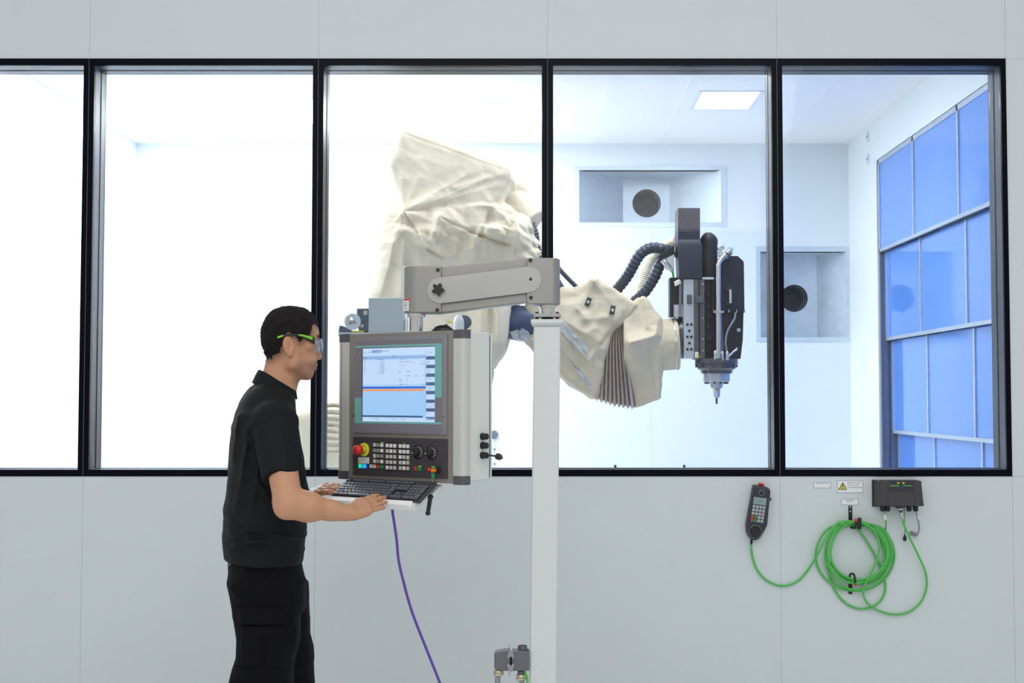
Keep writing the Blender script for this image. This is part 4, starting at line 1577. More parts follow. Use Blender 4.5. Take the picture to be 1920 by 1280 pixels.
pe = path[-1]
s0 = c11(1487, 505, .07)
d = (pe - s0).normalized()
mb = MB(); mb.lathe(s0, d, [(.011, 0), (.0125, .002), (.0125, .008), (.010, .009)], 24); mb.build('plug_ring', M['chrome'], bx)
mb = MB(); mb.lathe(s0, d, [(.009, .008), (.009, .016), (.0072, .018), (.0072, .024), (.008, .0245)], 24); mb.build('plug_collar', M['cap'], bx)
L = (pe - s0).length
mb = MB(); mb.lathe(s0, d, [(.008, .022), (.0075, L - .008), (.005, L + .004)], 24); mb.build('plug_body', M['chrome'], bx)
mb = MB(); mb.tube([c11(1553, 515, .07), c11(1553, 700, .06), c11(1556, 935, .03)], .0011, 6); cd = mb.build('cap_cord', M['black'], bx)
q = c11(1556, 930, .028)
mb = MB(); mb.lathe(q, (0, 0, -1), [(.003, 0), (.003, .006), (.006, .007), (.007, .016), (.0085, .017), (.0085, .022), (.006, .023), (.006, .028)], 18); mb.build('socket_cap', M['black'], bx)
mb = MB(); mb.tube(spline([c11(1240, 560, .06), c11(1246, 640, .055), c11(1262, 760, .04), c11(1255, 860, .02), c11(1236, 940, .002)], 6), .0033, 10); sc_ = mb.build('short_cable', M['ygreen'], bx, label='short green cable')
mb = MB(); mb.tube([c11(1242, 615, .057), c11(1252, 700, .048)], .0044, 10); mb.build('marker_sleeve', M['label'], sc_)
mb = MB(); mb.tube(spline([c11(1735, 560, .06), c11(1745, 640, .055), c11(1775, 750, .045), c11(1780, 850, .035), c11(1755, 935, .03), c11(1725, 945, .028)], 6), .0038, 10); sc_ = mb.build('short_cable', M['cabgrey'], bx, label='short grey cable')
mb = MB(); mb.tube([c11(1755, 640, .055), c11(1770, 700, .048)], .0046, 10); mb.build('marker_sleeve', M['label'], sc_)
mb = MB(); mb.lathe(c11(1735, 940, .028), c11(1650, 905, .0) - c11(1735, 940, .028), [(.007, 0), (.0085, .003), (.0085, .012), (.0075, .013), (.009, .018), (.009, .03)], 16); mb.build('elbow_gland', M['cabgrey'], sc_)


def sign(label, x0, y0, x1, y1, lines, tri=False):
    a, b = c11(x0, y1), c11(x1, y0)
    t = thing('sign', label, 'sign', ((a.x + b.x) / 2, WY, a.z), 'small white signs beside the socket box')
    m = MB(); m.box(a.x, b.x, WY - .0012, WY, a.z, b.z); m.build('plate', M['label'], t)
    m = MB(); w = .0012; y = WY - .0012
    m.box(a.x, b.x, y - .0004, y, a.z, a.z + w); m.box(a.x, b.x, y - .0004, y, b.z - w, b.z)
    m.box(a.x, a.x + w, y - .0004, y, a.z + w, b.z - w); m.box(b.x - w, b.x, y - .0004, y, a.z + w, b.z - w); m.build('border', M['border'], t)
    m = MB()
    for (txt, lx0, lx1, base, h) in lines:
        p, q_ = c11(lx0, base), c11(lx1, base)
        m.text(txt, p + V(0, -.0016, 0), V(1, 0, 0), V(0, 0, 1), h, q_.x - p.x)
    m.build('lettering', M['ink'], t, recalc=False)
    if tri:
        m = MB(); m.prism([c11(517, 233, .0013), c11(652, 233, .0013), c11(585, 112, .0013)], (0, -.0004, 0)); tr = m.build('warning_triangle', M['black'], t)
        m = MB(); m.prism([c11(534, 224, .0018), c11(635, 224, .0018), c11(585, 134, .0018)], (0, -.0003, 0)); m.build('yellow_face', M['yellow'], tr)
        m = MB(); m.prism([c11(577, 152, .0022), c11(593, 152, .0022), c11(589, 195, .0022), c11(581, 195, .0022)], (0, -.0003, 0))
        m.lathe(c11(585, 210, .0022), (0, -1, 0), [(.0022, 0), (.0022, .0003)], 14); m.build('exclamation_mark', M['black'], tr)


sign('small white sign reading STORE PENDANT HERE, leftmost of the three', 127, 115, 392, 207, [('STORE PENDANT HERE', 160, 355, 142, .0034)])
sign('white warning sign with a yellow triangle, PENDANT TO BE LOCKED AWAY IF DISCONNECTED', 500, 86, 899, 280,
     [('PENDANT TO BE', 658, 856, 130, .0046), ('LOCKED AWAY', 658, 834, 166, .0046), ('IF DISCONNECTED', 658, 884, 204, .0046)], True)
sign('small white sign reading STORE PENDANT CABLE HERE, above the top hook', 561, 372, 828, 472,
     [('STORE PENDANT', 618, 764, 397, .0032), ('CABLE HERE', 638, 745, 420, .0032)])

# ---------------------------------------------------------------- robot with canvas cover inside the cell
M['canvas'] = mat('cream_canvas', (221, 209, 187), 0.85, var=0.05, vs=18, bump=0.3, bs=13, bd=.03)
M['canvasb'] = mat('tan_canvas', (217, 203, 177), 0.85, var=0.06, vs=18, bump=0.3, bs=15, bd=.025)
M['pleat'] = mat('brown_grey_pleat', (226, 214, 208), 0.7, var=0.08, vs=20)
M['hose'] = mat('dark_ribbed_hose', (48, 55, 72), 0.45, var=0.1)
M['creamhose'] = mat('cream_ribbed_hose', (226, 220, 198), 0.6)
M['spblack'] = mat('black_machine_cover', (27, 32, 48), 0.5, 0.1, var=0.15, vs=40)
M['spblack2'] = mat('black_machine_plate', (20, 24, 36), 0.42, 0.2, var=0.15, vs=40)
M['gun'] = mat('gunmetal_rail', (92, 92, 98), 0.4, 0.5, var=0.08, vs=30)
M['lightalu'] = mat('light_alu_plate', (186, 192, 200), 0.35, 0.5, var=0.06, vs=30)
M['flange'] = mat('dark_steel_flange', (96, 94, 98), 0.35, 0.7, var=0.1)
M['navy'] = mat('dark_blue_joint', (62, 76, 108), 0.4, 0.2, var=0.1)
M['film'] = highlight_film('clear_plastic_film', .6)
M['tape'] = mat('dark_tape', (52, 60, 66), 0.4)

RY = 7.42


def q6(a, b, Y=RY):
    return P(690 + a / 3.2, 250 + b / 3.2, Y)


def q7(a, b, Y=RY):
    return P(1030 + a / 4.742, 510 + b / 4.742, Y)


def q8(a, b, Y=RY):
    return P(1130 + a / 3.2, 370 + b / 3.2, Y)


def xz(p):
    return (p.x, p.z)


rob = thing('industrial_robot', 'large robot arm in a cream canvas cover carrying a black milling spindle, behind glass', 'robot', (P(800, 880, RY).x, RY, 0))


def crease_field(folds, conv):
    fl = []
    for (x0, y0, x1, y1, amp, w) in folds:
        fl.append((xz(conv(x0, y0)), xz(conv(x1, y1)), amp, w))

    def f(p):
        d = np.zeros(len(p), np.float32)
        for a, b, amp, w in fl:
            r, t = seg_d(p[:, 0], p[:, 2], a, b)
            d += amp * np.maximum(0, 1 - r / w) ** 1.5 * (1 - .6 * t)
        return d
    return f


def ridged(p, s, seed):
    a = 1 - np.abs(wob(p, s, seed))
    return a * a


# main cover: a boxy upper part over a flared drape
UPP = [xz(q6(*c)) for c in ((235, 55), (262, 45), (290, 43), (400, 85), (560, 145), (700, 204), (850, 263), (868, 330), (800, 470), (760, 500), (560, 580), (380, 600), (245, 520), (215, 400), (168, 250), (205, 150))]
BKP = [xz(q6(*c)) for c in ((300, 60), (560, 150), (850, 262), (955, 328), (955, 388), (880, 372), (820, 440), (500, 460), (300, 400))]
DRP = [xz(q6(*c)) for c in ((200, 528), (250, 500), (420, 480), (600, 470), (720, 455), (800, 470), (850, 545), (925, 588), (965, 670), (1000, 745), (985, 830), (930, 960), (845, 1060))] + \
      [xz(P(*c, RY)) for c in ((956, 580), (953, 626), (944, 655), (922, 687), (908, 760), (905, 900), (912, 1030), (600, 1030), (640, 860), (672, 690), (704, 556), (722, 512), (737, 475), (749, 422))]
f1 = crease_field([(250, 520, 480, 410, .022, .045), (250, 520, 620, 300, .024, .05), (250, 520, 330, 330, .014, .04), (250, 520, 240, 300, .016, .035), (330, 500, 720, 330, .018, .04), (420, 470, 800, 360, .012, .04),
                   (760, 490, 850, 330, -.02, .03), (760, 490, 700, 400, .014, .035), (250, 520, 480, 480, -.014, .025), (240, 62, 860, 292, -.006, .012), (540, 380, 850, 290, .010, .035)], q6)
f2 = crease_field([(250, 520, 400, 570, .026, .035), (250, 520, 380, 720, -.03, .016), (250, 520, 210, 700, .02, .035), (250, 520, 170, 620, .014, .025), (460, 560, 400, 730, .034, .04), (460, 560, 620, 640, .03, .045), (620, 640, 760, 560, -.02, .035),
                   (470, 560, 690, 660, -.035, .016), (690, 660, 860, 710, -.045, .02), (700, 600, 920, 700, .026, .045), (390, 735, 470, 780, -.03, .016), (390, 735, 340, 640, .024, .03), (560, 640, 540, 760, .022, .04),
                   (760, 490, 620, 480, .022, .03), (760, 490, 880, 600, .03, .04), (760, 490, 700, 640, -.02, .03), (900, 590, 930, 740, .026, .03), (870, 580, 820, 700, -.02, .03), (480, 600, 560, 590, -.02, .025), (660, 680, 640, 760, .02, .04),
                   (210, 640, 120, 980, .02, .05), (260, 640, 230, 1000, .018, .05), (340, 780, 360, 1100, .014, .06), (740, 1060, 760, 1200, -.03, .04), (700, 1040, 690, 1280, .02, .05), (780, 1060, 800, 1260, .02, .045)], q6)
Y0, TH = RY, .30


def ext(p, poly, hw, r, front=0.0):
    d2 = poly_sd(p[:, 0], p[:, 2], poly) + r
    dy = np.abs(p[:, 1] - Y0) - hw + r
    return np.minimum(np.maximum(d2, dy), 0) + np.sqrt(np.maximum(d2, 0) ** 2 + np.maximum(dy, 0) ** 2) - r


PIN = [(q6(px, pz), rr) for px, pz, rr in ((250, 520, .07), (762, 492, .05), (390, 735, .05))]


def cover(p):
    zz = p[:, 2]
    w = .004 * wob(p, 9, 3)
    cr = crumple(p, 3.4, 11)
    cf = crumple(p, 8.0, 5)
    mid = np.exp(-((zz - q6(600, 620).z) / .15) ** 2)
    pin = 0
    for q, rr in PIN:
        pin = pin + .030 * np.maximum(0, 1 - np.sqrt((p[:, 0] - q.x) ** 2 + (p[:, 2] - q.z) ** 2) / rr) ** 2
    a = ext(p, UPP, TH, .026) - f1(p) + w - .016 * cr - .009 * cf + pin
    b = ext(p, DRP, TH - .02 + .10 * np.clip((2.4 - zz) / 1.6, 0, 1), .06) - 1.15 * f2(p) + w - (.014 + .075 * mid) * cr - (.008 + .042 * mid) * cf + pin
    c = ext(p, BKP, TH + .0, .05)
    c = np.maximum(c, (RY + .02) - p[:, 1])
    d = smin(a, b, .015)
    return smin(d, c, .015)


lo = Vector((min(x for x, z in DRP) - .05, RY - .46, .35)); hi = Vector((max(x for x, z in DRP + BKP) + .06, RY + .46, max(z for x, z in UPP) + .05))
zc_ = P(700, 690, RY).z
sdf_part('canvas_cover', lambda p: np.maximum(cover(p), zc_ - p[:, 2]), Vector((lo.x, lo.y, zc_ - .03)), hi, .0056, M['canvas'], rob, smooth=0)
sdf_part('base_drape', lambda p: np.maximum(cover(p), p[:, 2] - zc_ - .004), lo, Vector((hi.x, hi.y, zc_ + .03)), .014, M['canvas'], rob, smooth=1)

# fabric sleeve stub at upper right with a hose
a, b = q6(880, 425, RY - .10), q6(985, 545, RY - .14)
ax = (b - a)
sdf_part('cable_sleeve', lambda p: np.maximum(rcone(p, a - ax * .25, b + ax * .5, .092, .098) - .006 * ridged(p, 9, 5), np.maximum((p - A(b)) @ A(ax.normalized()), -((p - A(a - ax * .2)) @ A(ax.normalized())))),
         a - V(.2, .2, .2), b + V(.2, .2, .2), .009, M['canvas'], rob)


def ribbed(pts, r, pitch, dep=.12, n=16):
    sp = spline(pts, 10)
    L = [0]
    for p_, q_ in zip(sp[:-1], sp[1:]): L.append(L[-1] + (q_ - p_).length)
    N = int(L[-1] / pitch * 4)
    out, rs = [], []
    j = 0
    for i in range(N + 1):
        s_ = L[-1] * i / N
        while j < len(L) - 2 and L[j + 1] < s_: j += 1
        t = (s_ - L[j]) / max(1e-9, L[j + 1] - L[j])
        out.append(sp[j].lerp(sp[j + 1], t))
        rs.append(r * (1 - dep * (i % 4 in (0, 1))))
    m = MB(); m.tube(out, rs, n)
    return m


ribbed([q6(930, 480, RY - .12), q6(985, 580, RY - .13), q6(1003, 680, RY - .13), q6(1020, 780, RY - .12), P(1035, 520, RY - .05), P(1060, 560, RY)], .034, .018).build('hose', M['hose'], rob)
ribbed([P(1020, 470, RY - .06), P(1052, 508, RY - .1), P(1075, 532, RY - .12), P(1096, 552, RY - .1), P(1125, 590, RY)], .014, .012).build('cable_conduit', M['hose'], rob)

# dark blue joint with the next fabric edge
a, b = P(945, 603, RY - .12), P(985, 606, RY - .12)
m = MB(); m.lathe(a, b - a, [(.085, -.06), (.098, 0), (.10, .03), (.10, (b - a).length), (.092, (b - a).length + .05)], 36); m.build('joint_housing', M['navy'], rob)
ARM = [xz(P(*c, RY)) for c in ((993, 572), (1010, 566), (1040, 556), (1056, 548))] + [xz(q7(*c)) for c in ((200, 210), (290, 168), (345, 135), (385, 103), (405, 108), (560, 180), (660, 250), (735, 312), (690, 370), (650, 405), (560, 490), (492, 565), (457, 660), (430, 870), (402, 1105), (385, 1097), (240, 1000), (105, 898))] + \
      [xz(P(*c, RY)) for c in ((1030, 690), (1005, 650), (988, 632), (984, 605))]
fA = crease_field([(130, 470, 450, 640, .11, .26), (385, 110, 310, 250, .03, .04), (385, 110, 560, 330, .014, .05), (110, 320, 420, 290, .02, .05), (200, 240, 110, 330, -.02, .05), (300, 440, 560, 420, .018, .05), (110, 480, 350, 780, -.010, .05), (350, 780, 390, 1090, .03, .05),
                   (350, 780, 480, 560, .02, .06), (450, 660, 700, 330, -.02, .03), (105, 560, 380, 1080, .02, .05), (240, 350, 330, 450, .02, .04), (400, 520, 300, 560, .015, .04)], q7)
Y0 = RY
sdf_part('arm_cover', lambda p: ext(p, ARM, .16, .014) - .8 * fA(p) - .026 * crumple(p, 3.6, 21) - .010 * crumple(p, 9, 2), Vector((P(980, 600, RY).x - .06, RY - .3, q7(0, 1140).z)), Vector((q7(780, 0).x, RY + .3, q7(0, 60).z)), .0068, M['canvasb'], rob, smooth=0)
WRC = [xz(q7(*c)) for c in ((735, 312), (790, 245), (806, 236), (850, 268), (900, 350), (940, 425), (946, 600), (962, 880), (963, 1112), (860, 1150), (760, 1186), (715, 900), (672, 600), (655, 465), (690, 380))]
fB = crease_field([(700, 640, 930, 590, .11, .26), (800, 240, 840, 540, -.02, .025), (690, 645, 850, 600, .05, .07), (850, 600, 910, 570, .05, .06), (910, 580, 940, 430, .03, .04), (850, 540, 910, 580, -.03, .03), (885, 610, 890, 850, -.014, .03), (740, 380, 830, 380, .02, .08), (900, 860, 940, 1080, -.012, .02)], q7)
sdf_part('wrist_cover', lambda p: ext(p, WRC, .13, .012) - .9 * fB(p) - .016 * crumple(p, 4.5, 8) - .005 * crumple(p, 11, 3), Vector((q7(630, 0).x, RY - .28, q7(0, 1220).z)), Vector((q7(1000, 0).x, RY + .28, q7(0, 200).z)), .0068, M['canvasb'], rob, smooth=0)
# fan of pleats between the two covers
Lc = [(728, 318), (650, 405), (565, 485), (492, 568), (455, 660), (430, 860), (403, 1108)]
Rc = [(738, 312), (684, 400), (656, 462), (664, 560), (684, 660), (716, 900), (756, 1190)]
N = 9
sub = 5
Ls = spline([Vector((a, b, 0)) for a, b in Lc], sub); Rs = spline([Vector((a, b, 0)) for a, b in Rc], sub)
vs = []; fs = []
cols = 2 * N + 1
rows = len(Ls)
for side in (0, 1):
    for i in range(rows):
        t = i / (rows - 1)
        for j in range(cols):
            q = Ls[i].lerp(Rs[i], j / (cols - 1))
            ridge = j % 2
            ext_ = (34 if ridge else 0) * max(0, (t - .9) / .1)
            bow = 70 * math.sin(math.pi * j / (cols - 1)) * t ** 3 * .6
            am = .016 + .055 * t
            y = RY - .15 - am * .5 + (0 if ridge else am)
            if side: y = RY + .15 + am * .5 - (0 if ridge else am)
            vs.append(q7(q.x, q.y + ext_ + bow * .4, y if not side else y))
nn = rows * cols
for i in range(rows - 1):
    for j in range(cols - 1):
        k = i * cols + j
        fs.append([k, k + 1, k + cols + 1, k + cols])
        fs.append([nn + k, nn + k + cols, nn + k + cols + 1, nn + k + 1])
for j in range(cols - 1):
    fs.append([j, nn + j, nn + j + 1, j + 1]); k = (rows - 1) * cols + j
    fs.append([k, k + 1, nn + k + 1, nn + k])
for i in range(rows - 1):
    k = i * cols; fs.append([k, k + cols, nn + k + cols, nn + k])
    k += cols - 1; fs.append([k, nn + k, nn + k + cols, k + cols])
m = MB(); m.add(vs, fs); m.build('pleated_bellows', M['pleat'], rob, angle=25)
# cuff
a, b = q7(900, 652, RY - .02), q7(1140, 636, RY - .02)
ax = (b - a).normalized(); LL_ = (b - a).length
sdf_part('wrist_cuff', lambda p: np.maximum(np.maximum(np.linalg.norm((p - A(a)) - ((p - A(a)) @ A(ax))[:, None] * A(ax), axis=1) - (.147 + .006 * np.clip((((p - A(a)) @ A(ax)) - LL_ * .84) / .02, 0, 1) - .004 * np.exp(-((((p - A(a)) @ A(ax)) - LL_ * .84) / .008) ** 2)) - .005 * ridged(p * A([.5, 1, 1]), 9, 4), (p - A(b)) @ A(ax)), -((p - A(a)) @ A(ax))),
         a - V(.1, .25, .25), b + V(.1, .25, .25), .008, M['canvasb'], rob)
m = MB(); m.lathe(a, ax, [(.150, LL_ * .825), (.153, LL_ * .83), (.153, LL_ * .855), (.150, LL_ * .86)], 48, caps=False)
c = a + ax * LL_ * .843 + V(-.0, -.150, .09) * .98; m.build('hose_clamp', M['chrome'], rob)
for px, py, r in ((345, 265, .3), (562, 337, .45)):
    c = q7(px, py, RY - .205)
    e1 = Vector((math.cos(r + .9), 0, math.sin(r + .9))); e2 = Vector((-e1.z, 0, e1.x))
    m = MB(); m.cbox(c, e1 * .05, V(0, .008, 0), e2 * .028); tp_ = m.build('tape_patch', M['tape'], rob)
    m = MB(); m.lathe(c + V(0, -.003, 0), (0, -1, 0), [(.003, 0), (.008, 0), (.008, .003), (.003, .003)], 16, caps=False); m.build('eyelet', M['label'], tp_)


def film(pts, name='plastic_film', n=14, seed=1, amp=.006):
    p00, p10, p11, p01 = pts
    vs = []; fs = []
    rr = random.Random(seed)
    ph = [rr.uniform(0, 6) for _ in range(6)]
    for lay in (0, .0015):
        for i in range(n + 1):
            for j in range(n + 1):
                u, v = i / n, j / n
                p = (p00 * (1 - u) + p10 * u) * (1 - v) + (p01 * (1 - u) + p11 * u) * v
                p = p + V(0, lay + amp * (abs(math.sin(5 * u + 7 * v + ph[0])) + .7 * abs(math.sin(9 * u - 6 * v + ph[1]))), .4 * amp * math.sin(8 * u + ph[2]))
                vs.append(p)
    k = (n + 1) ** 2
    for i in range(n):
        for j in range(n):
            q = i * (n + 1) + j
            fs.append([q, q + 1, q + n + 2, q + n + 1]); fs.append([k + q, k + q + n + 1, k + q + n + 2, k + q + 1])
    for i in range(n):
        for (s_, st_) in ((i, 1), (n * (n + 1) + i, 1)):
            fs.append([s_, s_ + st_, k + s_ + st_, k + s_])
        for s_ in (i * (n + 1), i * (n + 1) + n):
            fs.append([s_, s_ + n + 1, k + s_ + n + 1, k + s_])
    m = MB(); m.add(vs, fs); return m.build(name, M['film'], rob)


film([q7(80, 500, RY - .29), q7(120, 430, RY - .30), q7(330, 650, RY - .30), q7(365, 800, RY - .29)], seed=2)
film([q7(80, 640, RY - .29), q7(100, 690, RY - .29), q7(350, 930, RY - .25), q7(385, 1080, RY - .23)], seed=6)
film([P(955, 622, RY - .22), P(985, 612, RY - .22), P(1002, 640, RY - .2), P(965, 640, RY - .2)], seed=3)

# left base bellows, mostly behind the operator and the control panel
BSE = [xz(P(*c, RY + .1)) for c in ((556, 782), (566, 774), (590, 770), (612, 762), (625, 760), (640, 760), (720, 790), (720, 1030), (556, 1030))]


def based(p):
    d2 = poly_sd(p[:, 0], p[:, 2], BSE) + .05
    dy = np.abs(p[:, 1] - RY - .05) - .35
    d = np.minimum(np.maximum(d2, dy), 0) + np.sqrt(np.maximum(d2, 0) ** 2 + np.maximum(dy, 0) ** 2) - .05
    xl = P(612, 800, RY).x
    pl = np.clip((p[:, 0] - xl) / .03, 0, 1)
    z0 = P(620, 850, RY).z
    pl = pl * np.clip((p[:, 2] - z0) / .03, 0, 1)
    saw = np.abs(np.sin(((p[:, 2] - z0) / .034 + .22 * wob(p, 9, 2)) * np.pi)) ** .8
    return d - .03 * pl * saw - .006 * ridged(p, 6, 9)


sdf_part('base_cover', based, Vector((P(548, 0, RY).x - .06, RY - .42, P(0, 1030, RY).z)), Vector((P(725, 0, RY).x, RY + .5, P(0, 745, RY).z)), .007, M['canvas'], rob, smooth=0)
m = MB(); m.cyl(P(595, 829, RY - .36), P(614, 795, RY - .36), .008, n=10); m.build('lever', M['white'], rob)
m = MB(); c = P(800, 1000, RY); m.box(c.x - .5, c.x + .42, RY - .35, RY + .4, 0, P(0, 1020, RY).z); m.build('pedestal', M['cap'], rob, bevel=.02)

# spindle head
SY = RY - .17


def sbox(a0, b0, a1, b1, yf, d, mtl, name, par=None, bev=.004):
    p, q = q8(a0, b1, yf), q8(a1, b0, yf)
    m = MB(); m.box(p.x, q.x, yf, yf + d, p.z, q.z)
    return m.build(name, mtl, par or rob, bevel=bev)


head = sbox(613, 490, 690, 965, SY + .06, .16, M['spblack2'], 'spindle_head')
m = MB(); a, b = q8(452, 640 - 790 + 400, SY), q8(585, 62, SY)
p0 = [q8(452, 62, SY), q8(585, 62, SY), q8(585, 250, SY), q8(597, 285, SY), q8(597, 487, SY), q8(460, 487, SY), q8(452, 285, SY)]
m.prism(p0, (0, .17, 0)); mcov = m.build('motor_cover', M['spblack'], head, bevel=.004)
m = MB(); m.prism([q8(453, 290, SY - .016), q8(598, 290, SY - .016), q8(598, 488, SY - .016), q8(460, 488, SY - .016)], None, [q8(453, 252, SY), q8(584, 252, SY), q8(598, 488, SY + .002), q8(460, 488, SY + .002)]); m.build('lower_cover', M['spblack'], mcov, bevel=.002)
sbox(404, 480, 492, 715, SY + .07, .10, M['spblack2'], 'rear_plate', head)
sbox(428, 643, 492, 716, SY + .05, .02, M['lightalu'], 'mounting_plate', head, .001)
a, b = q8(452, 842, RY - .02), q8(493, 842, RY - .02)
m = MB(); m.lathe(a - V(.02, 0, 0), b - a, [(.112, 0), (.112, .02), (.118, .021), (.118, (b - a).length + .03)], 40); m.build('tool_flange', M['flange'], head)
ap_ = sbox(488, 490, 548, 965, SY - .0, .12, M['lightalu'], 'face_plate', head, .002)
for px, py in ((508, 762), (532, 762), (520, 800), (508, 836), (532, 836), (520, 874), (508, 911), (532, 911)):
    c = q8(px, py, SY - .001); m = MB(); m.lathe(c, (0, -1, 0), [(.0075, 0), (.0075, .003), (.004, .004)], 12); m.build('bolt', M['spblack2'], ap_)
rl = sbox(550, 490, 612, 970, SY - .012, .12, M['gun'], 'guide_rail', head, .003)
sbox(576, 492, 583, 968, SY - .016, .01, M['spblack2'], 'rail_groove', rl, 0)
for py in (520, 600, 725, 850, 920):
    c = q8(601, py, SY - .013); m = MB(); m.lathe(c, (0, -1, 0), [(.005, 0), (.004, .003)], 10); m.build('screw', M['chrome'], rl)
sbox(508, 583, 536, 637, SY - .022, .03, M['gun'], 'latch_block', head, .002)
sbox(558, 590, 606, 632, SY - .034, .03, M['gun'], 'latch_block', head, .002)
c = q8(570, 945, SY - .0135)
m = MB(); m.cbox(c, (.03, 0, 0), (0, .002, 0), (0, 0, .034)); wl = m.build('warning_label', M['label'], head)
m = MB(); m.prism([c + V(-.011, -.0015, -.012), c + V(.011, -.0015, -.012), c + V(0, -.0015, .010)], (0, -.001, 0)); m.build('warning_triangle', M['yellow'], wl)
# dark bay behind the pipe with brackets
sbox(680, 490, 722, 690, SY + .10, .12, M['spblack2'], 'bay_wall', head)
for py, w in ((565, 22), (640, 30), (700, 40), (760, 26), (830, 36), (900, 30)):
    sbox(618, py, 618 + w, py + 30, SY + .035, .03, M['spblack'], 'bracket', head, .003)
sbox(598, 478, 668, 492, SY - .01, .05, M['lightalu'], 'top_bracket', head, .001)
sbox(655, 490, 672, 690, SY + .03, .02, M['spblack'], 'bay_strip', head, .001)
# fabric bag on top
a, b = q8(637, 262, SY + .12), q8(634, 470, SY + .12)
sdf_part('fabric_hood', lambda p: rcone(p, a, b, .047, .047) - .006 * ridged(p * A([1, 1, .5]), 16, 6), b - V(.12, .12, .1), a + V(.12, .12, .1), .006, M['blackm'], head)
# right hand cover
m = MB()
m.prism([q8(710, 372, SY), q8(758, 350, SY), q8(812, 350, SY), q8(848, 385, SY), q8(852, 683, SY), q8(710, 683, SY)], (0, .2, 0)); rc = m.build('drive_cover', M['spblack'], head, bevel=.005)
m = MB()
m.prism([q8(720, 686, SY + .03), q8(846, 686, SY + .03), q8(842, 850, SY + .03), q8(828, 968, SY + .03), q8(730, 968, SY + .03)], (0, .15, 0)); m.build('lower_bracket', M['spblack2'], head, bevel=.004)
m = MB(); m.lathe(q8(816, 796, SY + .029), (0, -1, 0), [(.011, 0), (.011, .003), (.008, .005)], 16); m.build('plug_cap', M['lightalu'], head)
sbox(655, 683, 855, 690, SY - .005, .05, M['spblack'], 'ledge', head, .001)
for px in (668, 758, 805, 850):
    m = MB(); m.cyl(q8(px, 690, SY - .01), q8(px, 674, SY - .01), .005, n=8); m.build('screw', M['chrome'], head)
hd = sbox(735, 540, 775, 560, SY - .035, .036, M['black'], 'handle', rc, .003)
sbox(735, 628, 775, 646, SY - .035, .036, M['black'], 'handle_foot', rc, .003)
sbox(760, 552, 775, 634, SY - .042, .016, M['chrome'], 'handle_grip', rc, .003)
# steel pipe with fittings
pp = [q8(695, 965, SY - .03), q8(695, 800, SY - .03), q8(695, 600, SY - .03), q8(694, 440, SY - .03), q8(696, 400, SY - .03), q8(712, 372, SY - .03), q8(735, 352, SY - .02), q8(756, 332, SY), q8(770, 310, SY + .02)]
m = MB(); m.tube(spline(pp, 8), .0155, 18); pi_ = m.build('steel_pipe', M['chrome'], head)
for (px, py, d_, r) in ((735, 352, (1, 0, 1), .021), (695, 690, (0, 0, 1), .0185), (695, 950, (0, 0, 1), .02), (757, 331, (1, 0, 1), .02)):
    c = q8(px, py, SY - .025); m = MB(); m.lathe(c - Vector(d_).normalized() * .01, d_, [(r, 0), (r, .02)], 20); m.build('pipe_collar', M['steel'], pi_)
for (x0, y0, x1, y1, r) in ((700, 300, 706, 345, .012), (690, 330, 722, 338, .010), (716, 292, 724, 310, .010), (700, 320, 730, 300, .007), (686, 345, 710, 350, .008)):
    m = MB(); m.cyl(q8(x0, y0, SY), q8(x1, y1, SY), r, n=14); m.build('fitting', M['chrome'], head)
sbox(668, 680, 728, 693, SY - .052, .05, M['steel'], 'pipe_clamp', head, .001)
m = MB(); m.tube(spline([q8(798, 690, SY - .02), q8(790, 730, SY - .025), q8(750, 800, SY - .03), q8(738, 870, SY - .03), q8(748, 940, SY - .025)], 8), .0058, 10); m.build('coolant_line', M['cabgrey'], head)
for (px, py) in ((676, 940), (718, 945), (748, 945)):
    m = MB(); c = q8(px, py, SY - .03); m.lathe(c - V(0, 0, .03), (0, 0, 1), [(.012, 0), (.012, .015), (.008, .016), (.010, .03), (.010, .045), (.006, .05)], 12); m.build('fitting', M['chrome'], head)
m = MB(); m.tube(spline([q8(748, 960, SY - .03), q8(770, 940, SY - .035), q8(785, 925, SY - .035), q8(803, 912, SY - .03), q8(803, 900, SY - .03)], 6), .006, 10); m.build('elbow_line', M['chrome'], head)
# base and tool
c0 = q8(682, 970, SY + .08)
k8 = (SY + .08) / FPX / 3.2
zz = lambda b: c0 + V(0, 0, (970 - b) * k8)
m = MB(); m.lathe(zz(968), (0, 0, -1), [(128 * k8, 0), (128 * k8, 30 * k8), (118 * k8, 34 * k8), (118 * k8, 44 * k8)], 48); m.build('spindle_base', M['flange'], head)
m = MB(); m.lathe(zz(1012), (0, 0, -1), [(114 * k8, 0), (114 * k8, 14 * k8), (96 * k8, 26 * k8), (92 * k8, 44 * k8)], 48); m.build('spindle_ring', M['flange'], head)
m = MB(); m.lathe(zz(1056), (0, 0, -1), [(80 * k8, -4 * k8), (80 * k8, 46 * k8), (74 * k8, 50 * k8), (40 * k8, 51 * k8), (36 * k8, 84 * k8), (30 * k8, 86 * k8)], 40); m.build('spindle_nose', M['lightalu'], head)
for i in range(10):
    t = 2 * math.pi * i / 10
    m = MB(); c = zz(1106) + V(66 * k8 * math.cos(t), 66 * k8 * math.sin(t), 0); m.cyl(c, c - V(0, 0, .012), .006, n=8); m.build('nose_bolt', M['flange'], head)
    m = MB(); c = zz(1000) + V(120 * k8 * math.cos(t), 120 * k8 * math.sin(t), 0); m.cyl(c + V(0, 0, .006), c - V(0, 0, .018), .007, n=8); m.build('base_bolt', M['gun'], head)
m = MB(); m.lathe(zz(1140), (0, 0, -1), [(30 * k8, 0), (30 * k8, 6 * k8), (23 * k8, 8 * k8), (20 * k8, 54 * k8), (17 * k8, 60 * k8)], 28); th_ = m.build('tool_holder', M['chrome'], head)
